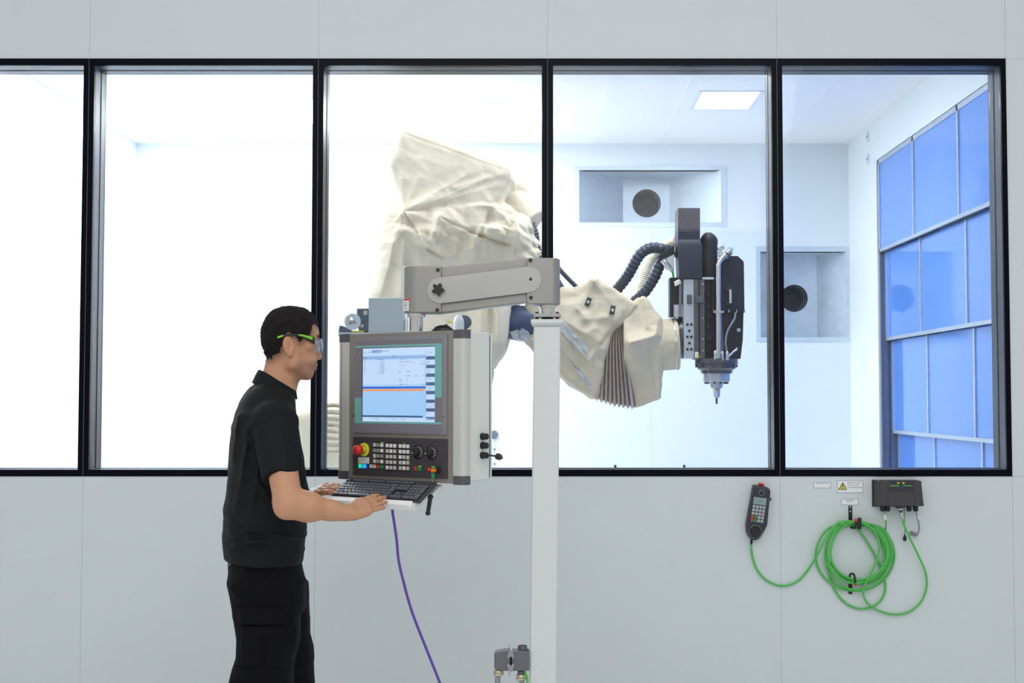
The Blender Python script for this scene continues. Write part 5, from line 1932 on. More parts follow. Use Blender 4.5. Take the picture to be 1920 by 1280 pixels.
m = MB(); m.lathe(zz(1198), (0, 0, -1), [(7 * k8, 0), (7 * k8, 30 * k8), (4 * k8, 42 * k8)], 16); m.build('milling_cutter', M['flange'], head)
c = zz(1152) + V(0, -22 * k8, 0); m = MB(); m.cbox(c, (.012, 0, 0), (0, .003, 0), (0, 0, .01)); m.build('orange_mark', M['orange'], head)

# ribbed hoses to the arm
ribbed([q8(20, 640, SY + .2), q8(80, 560, SY + .16), q8(150, 470, SY + .12), q8(215, 355, SY + .1), q8(260, 315, SY + .1), q8(310, 302, SY + .1), q8(360, 310, SY + .1), q8(400, 322, SY + .12)], .0335, .026).build('hose', M['hose'], rob)
ribbed([q8(110, 700, SY + .2), q8(180, 635, SY + .16), q8(250, 570, SY + .13), q8(310, 480, SY + .12), q8(345, 400, SY + .12), q8(375, 360, SY + .13), q8(415, 330, SY + .15)], .0335, .026).build('hose', M['hose'], rob)
ribbed([q8(215, 600, SY + .3), q8(240, 510, SY + .3), q8(280, 400, SY + .3), q8(340, 310, SY + .28), q8(400, 275, SY + .25), q8(440, 258, SY + .2)], .026, .012, .1).build('hose', M['creamhose'], rob)
m = MB(); m.prism([q8(330, 352, SY + .06), q8(400, 300, SY + .06), q8(432, 285, SY + .06), q8(432, 345, SY + .06), q8(360, 372, SY + .06)], (0, .14, 0)); m.build('hose_shroud', M['spblack2'], head, bevel=.004)
m = MB(); m.prism([q8(382, 365, SY + .05), q8(430, 340, SY + .05), q8(430, 475, SY + .05), q8(415, 440, SY + .05)], (0, .02, 0)); m.build('side_bracket', M['lightalu'], head)
for (x0, y0, x1, y1, r) in ((358, 375, 400, 425, .017), (400, 425, 418, 440, .011), (366, 392, 380, 380, .02), (430, 515, 470, 495, .009), (432, 530, 470, 508, .009)):
    m = MB(); m.cyl(q8(x0, y0, SY + .03), q8(x1, y1, SY + .03), r, n=14); m.build('fitting', M['chrome'], head)
m = MB(); m.tube(spline([q8(416, 438, SY + .02), q8(422, 460, SY + .03), q8(425, 480, SY + .05)], 5), .006, 8); m.build('earth_wire', M['ygreen'], head)
for i, px in enumerate((462, 470)):
    m = MB(); m.tube([q8(px, 500, SY + .03), q8(px, 600, SY + .04), q8(px - 4, 715, SY + .045)], .004, 8); m.build('thin_line', M['steel'], head)

# ---------------------------------------------------------------- small equipment on a cabinet by the glass, behind the control panel
EY = 6.15
M['cab'] = mat('pale_blue_grey_cabinet', (190, 204, 212), 0.45, var=0.03)
M['slate'] = mat('slate_blue_plastic', (86, 98, 114), 0.45, var=0.06)
x0, x1 = P(634, 622, EY).x, P(905, 622, EY).x
zt = P(700, 623, EY).z
cb = thing('equipment_cabinet', 'pale cabinet inside the cell hidden behind the control panel, carrying small devices', 'cabinet', ((x0 + x1) / 2, EY + .1, 0))
m = MB(); m.box(x0 + .02, x1 - .02, EY + .01, EY + .24, .08, zt - .02); m.build('carcass', M['cab'], cb, bevel=.004)
m = MB(); m.box(x0, x1, EY - .01, EY + .26, zt - .02, zt); m.build('worktop', M['cab'], cb, bevel=.003)
m = MB(); m.box(x0 + .05, x1 - .05, EY + .03, EY + .22, 0, .08); m.build('plinth', M['cap'], cb)
a, b = P(690.5, 621, EY), P(757, 558.5, EY)
ec = thing('equipment_case', 'plain pale grey square case behind the glass beside the hanging tube', 'case', ((a.x + b.x) / 2, EY + .06, zt))
m = MB(); m.box(a.x, b.x, EY, EY + .14, zt, b.z); m.build('shell', M['cab'], ec, bevel=.002)
m = MB(); m.box(b.x + .002, b.x + .035, EY + .02, EY + .1, zt, P(0, 598, EY).z); m.build('side_module', M['white'], ec, bevel=.002)
ts = thing('tape_dispenser', 'slate device with a round grey reel above the left end of the control panel', 'device', (P(665, 622, EY).x, EY + .05, zt))


def e5(a_, b_, Y=EY):
    return P(560 + a_ / 4.923, 380 + b_ / 4.923, Y)


m = MB(); m.prism([e5(536, 975), e5(640, 975), e5(640, 1190), e5(560, 1200), e5(536, 1100)], (0, .08, 0))
dv_ = m.build('bracket', M['slate'], ts, bevel=.002)
m = MB(); p = e5(374, 1205); p2 = e5(374, 1205); m.prism([Vector((e5(374, 0).x, EY, zt)), Vector((e5(640, 0).x, EY, zt)), e5(640, 1180), e5(500, 1182), e5(420, 1140), e5(376, 1130)], (0, .08, 0)); m.build('base', M['slate'], ts, bevel=.002)
m = MB(); c = e5(500, 1098, EY - .01); r0 = 77 / 4.923 * EY / FPX
m.lathe(c, (0, -1, 0), [(r0, 0), (r0, .012), (r0 * .95, .014), (.012, .014)], 40, caps=True); rl_ = m.build('reel', M['galv'], ts)
m = MB(); c2 = e5(474, 1088, EY - .024); m.lathe(c2, (0, -1, 0), [(.017, 0), (.017, .01), (.010, .011), (.010, .018), (.003, .019)], 28); m.build('reel_hub', M['chrome'], rl_)
m = MB(); c3 = e5(522, 1100, EY - .024); m.lathe(c3, (0, -1, 0), [(.008, 0), (.008, .008), (.004, .009)], 20); m.build('reel_pin', M['steel'], rl_)
m = MB(); c3 = e5(583, 1140, EY - .002); m.lathe(c3, (0, -1, 0), [(.010, 0), (.010, .006), (.005, .008)], 20); m.build('roller', M['steel'], ts)
m = MB(); a, b = e5(598, 1034, EY - .002), e5(634, 994, EY - .002); m.box(a.x, b.x, EY - .003, EY, a.z, b.z); m.build('pale_label', M['cab'], ts)
m = MB(); a, b = e5(488, 1196, EY - .005), e5(600, 1180, EY - .005); m.box(a.x, b.x, EY - .006, EY, a.z, b.z); m.build('yellow_strip', M['yellow'], ts)
hz_ = thing('ribbed_hose', 'short white ribbed hose end with a grey disc, right of the mouse, behind glass', 'hose', (P(860, 620, EY).x, EY + .05, zt))
c = P(860, 621, EY + .03)
m = MB()
pr = []
zt2 = P(0, 590, EY).z
H_ = zt2 - zt
for i in range(13):
    h_ = H_ * i / 12.0
    rr_ = .027 * (1 if h_ < H_ * .5 else math.sqrt(max(.02, 1 - ((h_ - H_ * .5) / (H_ * .52)) ** 2)))
    pr += [(rr_, h_), (rr_ * .92, h_ + H_ / 30)]
m.lathe((c.x, EY + .03, zt), (0, 0, 1), pr, 24); m.build('hose_end', M['white'], hz_)
m = MB(); c = P(871, 604, EY + .07); m.lathe(c, (0, -1, 0), [(.034, 0), (.034, .01), (.028, .014)], 28); m.cyl(Vector((c.x, c.y, zt)), c, .012, n=12); m.build('disc', M['slate'], hz_)
m = MB(); c = P(845, 604, EY + .05); m.cbox(c, (.04, 0, 0), (0, .006, 0), (0, 0, .008)); m.build('yellow_strip', M['yellow'], hz_)

# ---------------------------------------------------------------- the operator
M['skin'] = mat('brown_skin', (192, 142, 110), 0.5, var=0.05, vs=60, bump=0.06, bs=700, attr='tone', sss=0.12)
M['hair'] = mat('black_curly_hair', (30, 26, 28), 0.85, spec=0.2, var=0.35, vs=160, bump=0.5, bs=420)
M['shirt'] = mat('black_polo_cotton', (17, 19, 22), 0.75, spec=0.22, var=0.10, vs=40, bump=0.12, bs=900)
M['trouser'] = mat('black_work_trouser', (14, 14, 19), 0.8, spec=0.12, var=0.12, vs=40, bump=0.12, bs=900)
M['shoe'] = mat('black_leather', (26, 25, 25), 0.45, var=0.1)
M['gframe'] = mat('black_glasses_arm', (26, 28, 30), 0.4)
M['ggreen'] = mat('lime_green_inlay', (120, 206, 44), 0.45)
M['lens'] = glass_mat('clear_safety_lens', (0.90, 0.94, 1.0), 0.13, 0.03, 0.8)
M['eye'] = mat('eye_white', (226, 222, 216), 0.25)
M['iris'] = mat('brown_iris', (58, 36, 24), 0.25)

BY = 4.0
PSI = math.radians(15)
BF = Vector((math.cos(PSI), math.sin(PSI), 0)); BL = Vector((-math.sin(PSI), math.cos(PSI), 0))
BO = P(500, 900, BY); BO.z = 0
K0 = FPX / BY


def bl(p):           # world -> body frame
    q = p - A(BO)
    return np.stack([q @ A(BF), q @ A(BL), p[:, 2]], 1)


def trow(y, back, front, ry):
    z = P(500, y, BY).z
    c = ((back + front) / 2 - 500) / K0 / math.cos(PSI)
    pr = (front - back) / 2 / K0
    rx = math.sqrt(max(1e-4, pr * pr - (ry * math.sin(PSI)) ** 2)) / math.cos(PSI)
    return (z, c, 0.0, rx, ry)


TOR = [trow(*r) for r in ((704, 490, 540, .056), (716, 480, 544, .070), (726, 466, 549, .098), (738, 455, 552, .128), (752, 445, 555, .156), (775, 436, 557, .180), (800, 430, 561, .188), (850, 427, 569, .186), (890, 426, 575, .178),
                          (930, 424, 577, .172), (960, 422, 576, .172), (1000, 420, 574, .178), (1030, 421, 572, .184), (1052, 424, 570, .186))]
ZS = lambda y: P(500, y, BY).z

# joints
SR = P(515, 795, 3.845); ER = P(541, 944, 3.71); WR = P(653, 961.5, 3.775)
SL = P(492, 790, 4.16); EL = P(515, 945, 4.30); WL = P(577, 931, 4.17)
tipR = tp(*tl(727, 934, .008), .008)
tipL = tp(*tl(643, 905.5, .010), .010)
print('HAND', WR, tipR, (tipR - WR).length, 'L', WL, tipL, (tipL - WL).length)


def hand(W, tip, nrm, thumb, spread, curl, sc=1.0):
    """right or left hand from wrist W to middle finger tip, back of the hand along nrm, thumb on side 'thumb'"""
    d = (tip - W).normalized()
    n = (nrm - d * nrm.dot(d)).normalized()
    s = n.cross(d) * thumb
    L = (tip - W).length
    k = L / .178 * sc
    o = lambda a, b, c: W + d * (a * k) + s * (b * k) + n * (c * k)
    fing = []
    spec = (('i', .079, .029, .081, .0086), ('m', .083, .0095, .091, .0086), ('r', .078, -.0105, .084, .0082), ('p', .070, -.029, .068, .0074))
    for j, (nm, l0, off, ln, r) in enumerate(spec):
        mcp = o(l0, off, .004)
        yaw = spread * (1.5 - j) * .06
        fd = (d * math.cos(yaw) + s * math.sin(yaw)).normalized()
        pts = [mcp]; ang = curl[j] * .5
        for m_, fr in enumerate((.46, .30, .24)):
            dd = fd * math.cos(ang) - n * math.sin(ang)
            pts.append(pts[-1] + dd * (ln * fr * k))
            ang += curl[j] * .55
        fing.append((pts, [r * 1.16 * k, r * 1.08 * k, r * k, r * .86 * k]))
    wr = .0168 * k

    def fn(p):
        q = rcone(p, o(-.012, .006, 0), o(.02, .011, 0), wr * .95, wr * .95)
        q = smin(q, rcone(p, o(-.012, -.006, 0), o(.02, -.011, 0), wr * .95, wr * .93), .02 * k)
        for (pts, rs), b in zip(fing, (.018, .006, -.006, -.018)):
            q = smin(q, rcone(p, o(.018, b, -.001), pts[0], .0150 * k, .0118 * k), .011 * k)
        q = smin(q, rcone(p, o(.02, -.018, -.006), o(.062, -.026, -.005), .013 * k, .011 * k), .014 * k)
        t0, t1, t2, t3 = o(.018, .020, -.006), o(.050, .040, -.014), o(.080, .050, -.016), o(.104, .052, -.014)
        th = smin(rcone(p, t0, t1, .0165 * k, .0125 * k), smin(rcone(p, t1, t2, .0118 * k, .0105 * k), rcone(p, t2, t3, .0103 * k, .0080 * k), .003), .006)
        q = smin(q, th, .012 * k)
        for pts, rs in fing:
            f_ = chain(p, pts, rs, .0025)
            for i_ in (1, 2):        # knuckle bumps
                f_ = smin(f_, np.sqrt(((p - A(pts[i_] + n * (.0012 * k))) ** 2).sum(1)) - rs[i_] * .98, .003)
            q = smin(q, f_, .0045 * k)
        for (pts, rs) in fing:       # knuckles on the back
            q = smin(q, np.sqrt(((p - A(pts[0] + n * (.0032 * k))) ** 2).sum(1)) - .0092 * k, .006 * k)
        return q
    nails = []
    for (pts, rs) in fing:
        dd = (pts[3] - pts[2]).normalized()
        nails.append((pts[3] - dd * rs[3] * .0, dd, rs[3]))
    return fn, d, n, s, k


nR = Vector((-.25, -.88, .50)); nL = Vector((-.15, -.35, .92))
handR, dR, n_R, s_R, kR = hand(WR, tipR, nR, 1, .45, (.10, .08, .10, .14))
handL, dL, n_L, s_L, kL = hand(WL, tipL, nL, -1, .3, (.25, .28, .32, .36))


def arm_fn(S, E, W, d, s):
    mid = E.lerp(W, .32)
    ud = (E - S).normalized()
    back = (E - (S + W) / 2).normalized()

    def fn(p):
        q = rcone(p, S, S.lerp(E, .45), .050, .045)
        q = smin(q, rcone(p, S.lerp(E, .45), E, .045, .041), .02)
        q = smin(q, rcone(p, E, mid, .040, .042), .022)
        q = smin(q, rcone(p, mid, W.lerp(E, .25), .041, .026), .02)
        q = smin(q, rcone(p, W.lerp(E, .3) + s * .006, W + s * .0045, .0225, .0165), .02)
        q = smin(q, rcone(p, W.lerp(E, .3) - s * .006, W - s * .0055, .0225, .0165), .02)
        q = smin(q, np.sqrt(((p - A(E + back * .026)) ** 2).sum(1)) - .018, .022)
        return q
    return fn


armR = arm_fn(SR, ER, WR, dR, s_R); armL = arm_fn(SL, EL, WL, dL, s_L)

# ---- head
HPSI = math.radians(24)
HF_ = Vector((math.cos(HPSI), math.sin(HPSI), 0)); HLt = Vector((-math.sin(HPSI), math.cos(HPSI), 0))
HC = P(544, 648, BY)


def hl(p):
    q = p - A(HC)
    return np.stack([q @ A(HF_), q @ A(HLt), q[:, 2]], 1)


def hw(x, y, z):
    return HC + HF_ * x + HLt * y + UP * z


def head_skull(q):
    ay = np.stack([q[:, 0], np.abs(q[:, 1]), q[:, 2]], 1)      # mirrored halves
    d = ell(q, (.003, 0, .040), (.080, .068, .074))
    d = smin(d, ell(q, (-.022, 0, .022), (.053, .062, .062)), .03)
    d = smin(d, ell(q, (.036, 0, .030), (.047, .060, .058)), .03)
    d = smin(d, ell(q, (.034, 0, -.030), (.044, .052, .062)), .025)
    d = smin(d, rcone(ay, (.000, .046, -.056), (.050, .016, -.088), .019, .017), .022)     # jaw
    d = smin(d, rcone(ay, (-.006, .050, -.012), (.000, .047, -.056), .020, .018), .02)     # ramus
    d = smin(d, ell(q, (.056, 0, -.088), (.016, .020, .018)), .014)                          # chin
    return d, ay


def head_fn(p):
    q = hl(p)
    d, ay = head_skull(q)
    d = smin(d, rcone(ay, (.060, .040, -.006), (.048, .056, .000), .014, .012), .018)       # cheek bone
    d = smin(d, ell(ay, (.062, .026, -.040), (.018, .022, .026)), .016)
    d = smin(d, rcone(ay, (.0735, .010, .028), (.066, .042, .030), .0075, .0065), .010)     # brow ridge
    d = smax(d, -ell(ay, (.086, .031, .010), (.014, .016, .011)), .010)                      # eye socket
    d = smin(d, ell(ay, (.0665, .031, .009), (.0125, .0135, .0120)), .004)                   # lids over the eye
    d = smin(d, rcone(q, (.074, 0, .022), (.090, 0, -.030), .0065, .0095), .008)            # nose bridge
    d = smin(d, ell(q, (.0915, 0, -.034), (.0105, .0105, .0095)), .006)                      # tip
    d = smin(d, ell(ay, (.082, .0115, -.037), (.0095, .0070, .0075)), .005)                  # wings
    d = smax(d, -ell(ay, (.0885, .0065, -.0455), (.005, .0032, .0035)), .003)                # nostrils
    d = smin(d, ell(q, (.066, 0, -.064), (.018, .026, .020)), .012)                          # mouth mound
    d = smin(d, rcone(ay, (.0835, .004, -.0590), (.070, .023, -.0640), .0048, .0022), .003)  # upper lip
    d = smin(d, rcone(ay, (.0810, .003, -.0705), (.069, .022, -.0655), .0058, .0022), .003)  # lower lip
    d = smax(d, -rcone(ay, (.0895, 0, -.0640), (.072, .025, -.0650), .0012, .0010), .0025)   # mouth line
    d = smax(d, -ell(q, (.079, 0, -.0800), (.006, .016, .004)), .006)
    # ear
    e = ay - A((-.022, .0745, -.004))
    a_, b_ = math.cos(.12), math.sin(.12)
    ex, ez = e[:, 0] * a_ + e[:, 2] * b_, -e[:, 0] * b_ + e[:, 2] * a_
    ey = e[:, 1] - .35 * (-e[:, 0]) * .5
    er = np.stack([ex, ey, ez], 1)
    ear = ell(er, (0, 0, .002), (.0175, .0105, .0300))
    ear = smin(ear, ell(er, (.003, -.001, -.025), (.0095, .0075, .0110)), .008)
    ear = smax(ear, -ell(er, (.0025, .0110, .004), (.0120, .0105, .0205)), .0015)
    ear = smin(ear, rcone(er, (.002, .002, .018), (-.006, .003, -.008), .0026, .0026), .003)
    ear = smin(ear, ell(er, (.0125, .002, -.006), (.0040, .0040, .0065)), .003)
    ear = smax(ear, -ell(er, (.0085, .006, -.004), (.0042, .0080, .0060)), .002)
    d = smin(d, ear, .006)
    return d


NECK0 = P(516, 745, BY); NECK1 = P(531, 672, BY)


def neck_fn(p):
    d = rcone(p, NECK0, NECK1, .056, .050)
    ad = P(547, 705, BY)
    d = smin(d, rcone(p, P(536, 735, BY), P(549, 700, BY), .022, .020), .03)
    return d


# ---- legs
LR = [P(500, 1110, 3.91), P(503, 1215, 3.91)]
def leg(x0, x1, x2, x3, Y, toes):
    hp = P(x0, 1105, Y); th = P(x1, 1215, Y)
    kn = Vector((P(x2, 1330, Y).x, Y - .0, .49)); an = Vector((P(x3, 1500, Y).x, Y, .085))
    return hp, th, kn, an


RL = leg(497, 500, 499, 484, 3.905, 0); LLg = leg(508, 528, 537, 532, 4.10, 0)


def bare_leg(p, l, k=1.0):
    hp, th, kn, an = l
    d = chain(p, [hp, th, kn], [.088, .076, .054], .02)
    d = smin(d, chain(p, [kn, kn.lerp(an, .3) - V(.012, 0, 0), an], [.05, .052, .034], .02), .02)
    f = an + BF * .15; f.z = .035
    h_ = an - BF * .03; h_.z = .04
    d = smin(d, rcone(p, h_, f, .034, .026), .03)
    return d


inner = [(z, cx + 0.0, cy, max(.02, rx - .022), max(.02, ry - .022)) for z, cx, cy, rx, ry in TOR if z < ZS(730)]


def bx_(pts, r):
    return (Vector([min(p[i] for p in pts) - r for i in range(3)]), Vector([max(p[i] for p in pts) + r for i in range(3)]))


PARTS = [(lambda p: stack(bl(p), inner), (BO + V(-.3, -.3, ZS(1075)), BO + V(.3, .3, ZS(715)))),
         (neck_fn, bx_([NECK0, NECK1], .1)),
         (head_fn, (HC - V(.15, .15, .16), HC + V(.15, .15, .17))),
         (armR, bx_([SR, ER, WR], .09)), (armL, bx_([SL, EL, WL], .09)),
         (handR, bx_([WR, tipR], .07)), (handL, bx_([WL, tipL], .07)),
         (lambda p: bare_leg(p, RL), bx_(RL, .2)), (lambda p: bare_leg(p, LLg), bx_(LLg, .2))]
PK = [.02, .015, .020, .03, .03, .012, .012, .03, .03]


def body_fn(p):
    d = np.full(len(p), .5, np.float32)
    for (f, (lo_, hi_)), k in zip(PARTS, PK):
        m = np.all((p > A(lo_) - .03) & (p < A(hi_) + .03), axis=1)
        if m.any():
            d[m] = smin(d[m], f(p[m]), k)
    # outside every box: distance to the nearest box
    far = d > .45
    if far.any():
        q = p[far]
        db = np.full(len(q), 9, np.float32)
        for f, (lo_, hi_) in PARTS:
            e = np.maximum(np.maximum(A(lo_) - q, q - A(hi_)), 0)
            db = np.minimum(db, np.sqrt((e * e).sum(1)))
        d[far] = np.maximum(db, .03)
    return d


def smooth01(x):
    x = np.clip(x, 0, 1)
    return x * x * (3 - 2 * x)


HAIRL = [(.090, .060), (.074, .058), (.066, .066), (.056, .058), (.052, .034), (.046, .026), (.030, .020), (.020, .006), (.010, .004), (.004, .014), (-.004, .026), (-.022, .032), (-.034, .012), (-.036, -.018), (-.046, -.036), (-.062, -.050), (-.110, -.058), (-.130, .0), (-.1, .16), (.06, .16), (.110, .09)]


def tone(v):
    q = hl(v)
    c = np.ones((len(v), 3), np.float32)
    hd = (np.abs(q[:, 0]) < .13) & (np.abs(q[:, 1]) < .1) & (np.abs(q[:, 2]) < .16)
    x, y, z = q[:, 0], np.abs(q[:, 1]), q[:, 2]
    # beard shadow
    bd = smooth01((-.040 - z) / .02) * smooth01((x + .012) / .03) * smooth01((z + .125) / .012)
    n_ = .5 + .5 * wob(v, 260, 4)
    c *= (1 - (bd * (.20 + .16 * n_))[:, None] * A([.9, 1.0, 1.0]))
    lip = smooth01((.012 - np.sqrt((z + .065) ** 2 + (np.maximum(0, y - .014) * 1.0) ** 2)) / .004) * (x > .068)
    c *= 1 - (lip * hd)[:, None] * A([.22, .38, .34])
    brow = smooth01((.0055 - np.abs(z - .030 - .05 * (y - .028) + 3.5 * (y - .028) ** 2)) / .003) * (x > .055) * (y > .012) * (y < .050)
    c *= 1 - (brow * hd)[:, None] * .8
    s = poly_sd(x, z, HAIRL)
    fade = smooth01((.022 - s) / .034) * smooth01((.10 - x) / .02)
    fade *= .55 + .45 * n_
    fade = np.where(y < .02, fade, fade)
    c *= 1 - (fade * hd * (1 - (y > .0765) * (np.abs(x + .02) < .022)))[:, None] * A([.80, .82, .84])
    c = np.where(hd[:, None], c, 1.0)
    # forearms a touch browner than the palms
    return c


plo = Vector((P(410, 900, 4.3).x - .02, 3.62, 0.0)); phi = Vector((max(tipR.x, tipL.x) + .03, 4.42, HC.z + .15))
v, f = nets(body_fn, plo, phi, .003)
v = relax(v, f, 1, .4)
per = np_mesh('person', v, f, M['skin'], None, Vector((BO.x, BO.y, 0)), tone(v))
tag(per, 'person in black polo shirt and cargo trousers, standing with hands at the keyboard', 'person')

# eyes
for sgn in (-1, 1):
    c = hw(.0685, .031 * sgn, .009)
    m = MB(); m.ball(c, .0118, 20, 12); ey = m.build('eye', M['eye'], per)
    m = MB(); m.ball(c + HF_ * .0075, (.0052, .0052, .0052), 14, 8); m.build('iris', M['iris'], ey)


# hair: tight curls that thin out towards the neck
def hair_fn(p):
    q = hl(p)
    d, _ = head_skull(q)
    d = smin(d, neck_fn(p), .02)
    s = poly_sd(q[:, 0], q[:, 2], HAIRL)
    s = s + (.0035 + .006 * smooth01((.01 - q[:, 2]) / .04)) * wob(p, 230, 6) + .002 + .003 * smooth01((-.01 - q[:, 2]) / .03)
    th = .010 * smooth01((-s) / .055) + .0006
    top = smooth01((q[:, 2] - .03) / .06)
    th = th + .003 * top
    curl = .0038 * np.abs(wob(p, 260, 9)) + .0016 * wob(p, 150, 2) - .001
    return np.maximum(np.maximum(d - th - curl * smooth01((-s) / .03), s + .001), -(d + .006))


v, f = nets(hair_fn, HC - V(.14, .14, .1), HC + V(.14, .14, .16), .0024)
np_mesh('hair', v, f, M['hair'], per)


# ---- polo shirt
hemp = P(527, 897.5, 3.753); hemn = (ER - SR).normalized()
hemL = SL.lerp(EL, .66); hemLn = (EL - SL).normalized()
h0_, h1_ = P(497, 904, 3.753), P(557, 893, 3.753)
hv = (h1_ - h0_).normalized()
hemn = (hemn - hv * hemn.dot(hv)).normalized()


def sleeve(p, S, hem, n, E, r0, r1):
    d = rcone(p, S, hem + n * .02, r0, r1)
    d = smax(d, (p - A(hem)) @ A(n), .004)
    return d


wr_ = [  # folds on the near side: (x0,y0,x1,y1,amp,width) in picture units on the body's near surface
    (430, 1000, 520, 1018, .008, .014), (440, 1020, 545, 1005, .008, .014), (470, 990, 570, 1012, .007, .012), (425, 975, 500, 990, .005, .012), (520, 985, 575, 965, .006, .012),
    (470, 830, 440, 960, .005, .02), (488, 880, 470, 990, .006, .018), (445, 780, 432, 870, .006, .018), (470, 800, 455, 900, .005, .016), (545, 900, 570, 960, .006, .014), (555, 930, 530, 990, .005, .016),
    (490, 905, 540, 985, .006, .016), (500, 930, 560, 1000, .005, .014), (430, 1035, 560, 1040, .004, .010)]
fw = crease_field(wr_, lambda a, b: P(a, b, BY - .15))
fsl = crease_field([(500, 800, 510, 880, .004, .012), (530, 800, 548, 880, .005, .012), (520, 830, 535, 890, -.003, .01), (490, 785, 540, 770, .003, .012)], lambda a, b: P(a, b, 3.78))


def shirt_fn(p):
    q = bl(p)
    d = stack(q, TOR, 2.25)
    d = smin(d, rcone(p, P(500, 758, 3.93), SR + V(0, .02, .0), .045, .058), .03)
    d = smin(d, rcone(p, P(492, 756, 4.07), SL + V(0, -.02, .0), .045, .058), .03)
    d = d - fw(p) * 1.7 - .0022 * wob(p * A([1, 1, 1.6]), 16, 5) - .007 * crumple(p, 7, 31) * smooth01((ZS(930) - p[:, 2]) / .05)
    sr = sleeve(p, SR, hemp, hemn, ER, .070, .0515) - 1.6 * fsl(p) - .0015 * wob(p, 22, 8)
    sl = sleeve(p, SL, hemL, hemLn, EL, .068, .051)
    seam = np.abs((p - A(SR + (ER - SR).normalized() * .012)) @ A((hemn + BF * .25 + BL * -.3).normalized()))
    near = (np.sqrt(((p - A(SR)) ** 2).sum(1)) < .12)
    d = smin(d, sr, .014)
    d = d + np.where(near, .0028 * np.exp(-(seam / .0035) ** 2) - .002 * np.exp(-((seam - .009) / .005) ** 2), 0)
    d = smin(d, sl, .014)
    pl_ = p[:, 2] - (ZS(704) + ((p - A(BO)) @ A(BF) - (485 - 500) / K0) * (ZS(746) - ZS(704)) / ((554 - 485) / K0))
    d = smax(d, pl_, .006)
    return np.maximum(d, ZS(1049) - .004 * np.sin((p[:, 0] - BO.x) * 14) - p[:, 2])


v, f = nets(shirt_fn, Vector((BO.x - .22, 3.66, ZS(1065))), Vector((BO.x + .22, 4.42, ZS(695))), .0046)
sh = np_mesh('polo_shirt', relax(v, f, 1, .4), f, M['shirt'], per)
# hem stitching bands
def ring_band(fn_pts, r, name, par, m_):
    m = MB(); m.tube(fn_pts, r, 6); return m.build(name, m_, par)
# collar
def collar_ring(zb, zf, xb, xf, ry, n=48, a0=math.radians(152)):
    cxm = ((xb + xf) / 2 - 500) / K0 / math.cos(PSI)
    rx = (xf - xb) / 2 / K0 / math.cos(PSI)
    out = []
    for i in range(n + 1):
        t = -a0 + 2 * a0 * i / n
        ct = math.cos(t)
        x = cxm - rx * ct
        y = -ry * math.sin(t)
        w_ = (1 - ct) / 2
        z = ZS(zb) * (1 - w_) + ZS(zf) * w_
        out.append(BO + BF * x + BL * y + UP * z)
    return out


rings = [collar_ring(712, 752, 490, 549, .058), collar_ring(694, 737, 488, 551, .058), collar_ring(692.5, 735, 485, 553, .061), collar_ring(694, 736, 482.5, 554.5, .064),
         collar_ring(705, 743, 477, 556, .072), collar_ring(717, 750, 472, 557, .082), collar_ring(718, 751, 473, 556, .079), collar_ring(708, 746, 480, 553, .068)]
n_ = len(rings[0]); vs = [p for r in rings for p in r]; fs = []
R_ = len(rings)
for i in range(R_):
    j = (i + 1) % R_
    for k in range(n_ - 1):
        fs.append([i * n_ + k, i * n_ + k + 1, j * n_ + k + 1, j * n_ + k])
fs.append([i * n_ for i in range(R_)]); fs.append([i * n_ + n_ - 1 for i in range(R_)][::-1])
m = MB(); m.add(vs, fs); m.build('collar', M['shirt'], sh, angle=60)

# ---- cargo trousers
HIP = [trow(*r) for r in ((1034, 434, 558, .160), (1050, 429, 563, .172), (1080, 429, 570, .184), (1105, 434, 573, .184), (1135, 440, 573, .18))]
def rowp(y, back, front, Y, ry):
    k = FPX / Y
    z = P(500, y, Y).z
    return (z, P((back + front) / 2, y, Y).x - BO.x, Y - BO.y, (front - back) / 2 / k, ry)


NEAR = [rowp(1095, 433, 560, 3.93, .100), rowp(1130, 439, 560, 3.925, .10), rowp(1160, 443, 557, 3.915, .098), rowp(1195, 448, 556, 3.905, .096), rowp(1230, 447, 552, 3.905, .094), rowp(1250, 440, 550, 3.905, .092), rowp(1280, 432, 548, 3.905, .09),
        rowp(1340, 430, 540, 3.905, .085), rowp(1420, 428, 528, 3.905, .08), rowp(1540, 425, 522, 3.905, .078), rowp(1640, 424, 520, 3.905, .076)]
FAR = [rowp(1095, 445, 572, 4.08, .10), rowp(1140, 458, 575, 4.09, .10), rowp(1190, 470, 576, 4.10, .098), rowp(1215, 472, 583, 4.10, .095), rowp(1280, 474, 586, 4.10, .09), rowp(1340, 474, 588, 4.10, .085), rowp(1420, 472, 578, 4.10, .08), rowp(1540, 468, 572, 4.10, .078), rowp(1650, 466, 570, 4.10, .076)]
ft = crease_field([(430, 1105, 470, 1150, .006, .014), (440, 1250, 500, 1262, .008, .014), (445, 1240, 530, 1250, .006, .012), (540, 1060, 556, 1270, .006, .016), (455, 1060, 480, 1120, .004, .014), (560, 1100, 575, 1090, .005, .012)], lambda a, b: P(a, b, 3.83))


def trousers_fn(p):
    q = bl(p)
    d = stack(q, HIP, 2.4)
    qq = p - A((BO.x, BO.y, 0))
    a = stack(qq, NEAR, 2.3); b = stack(qq, FAR, 2.3)
    d = smin(d, smin(a, b, .012), .03)
    d = d - 1.3 * ft(p) - .006 * crumple(p, 6, 77) - .002 * wob(p, 14, 3)
    zb = .03
    return np.maximum(d, zb - p[:, 2])


v, f = nets(trousers_fn, Vector((BO.x - .2, 3.76, 0.0)), Vector((BO.x + .2, 4.26, ZS(1030))), .0058)
tr = np_mesh('cargo_trousers', relax(v, f, 1, .4), f, M['trouser'], per)


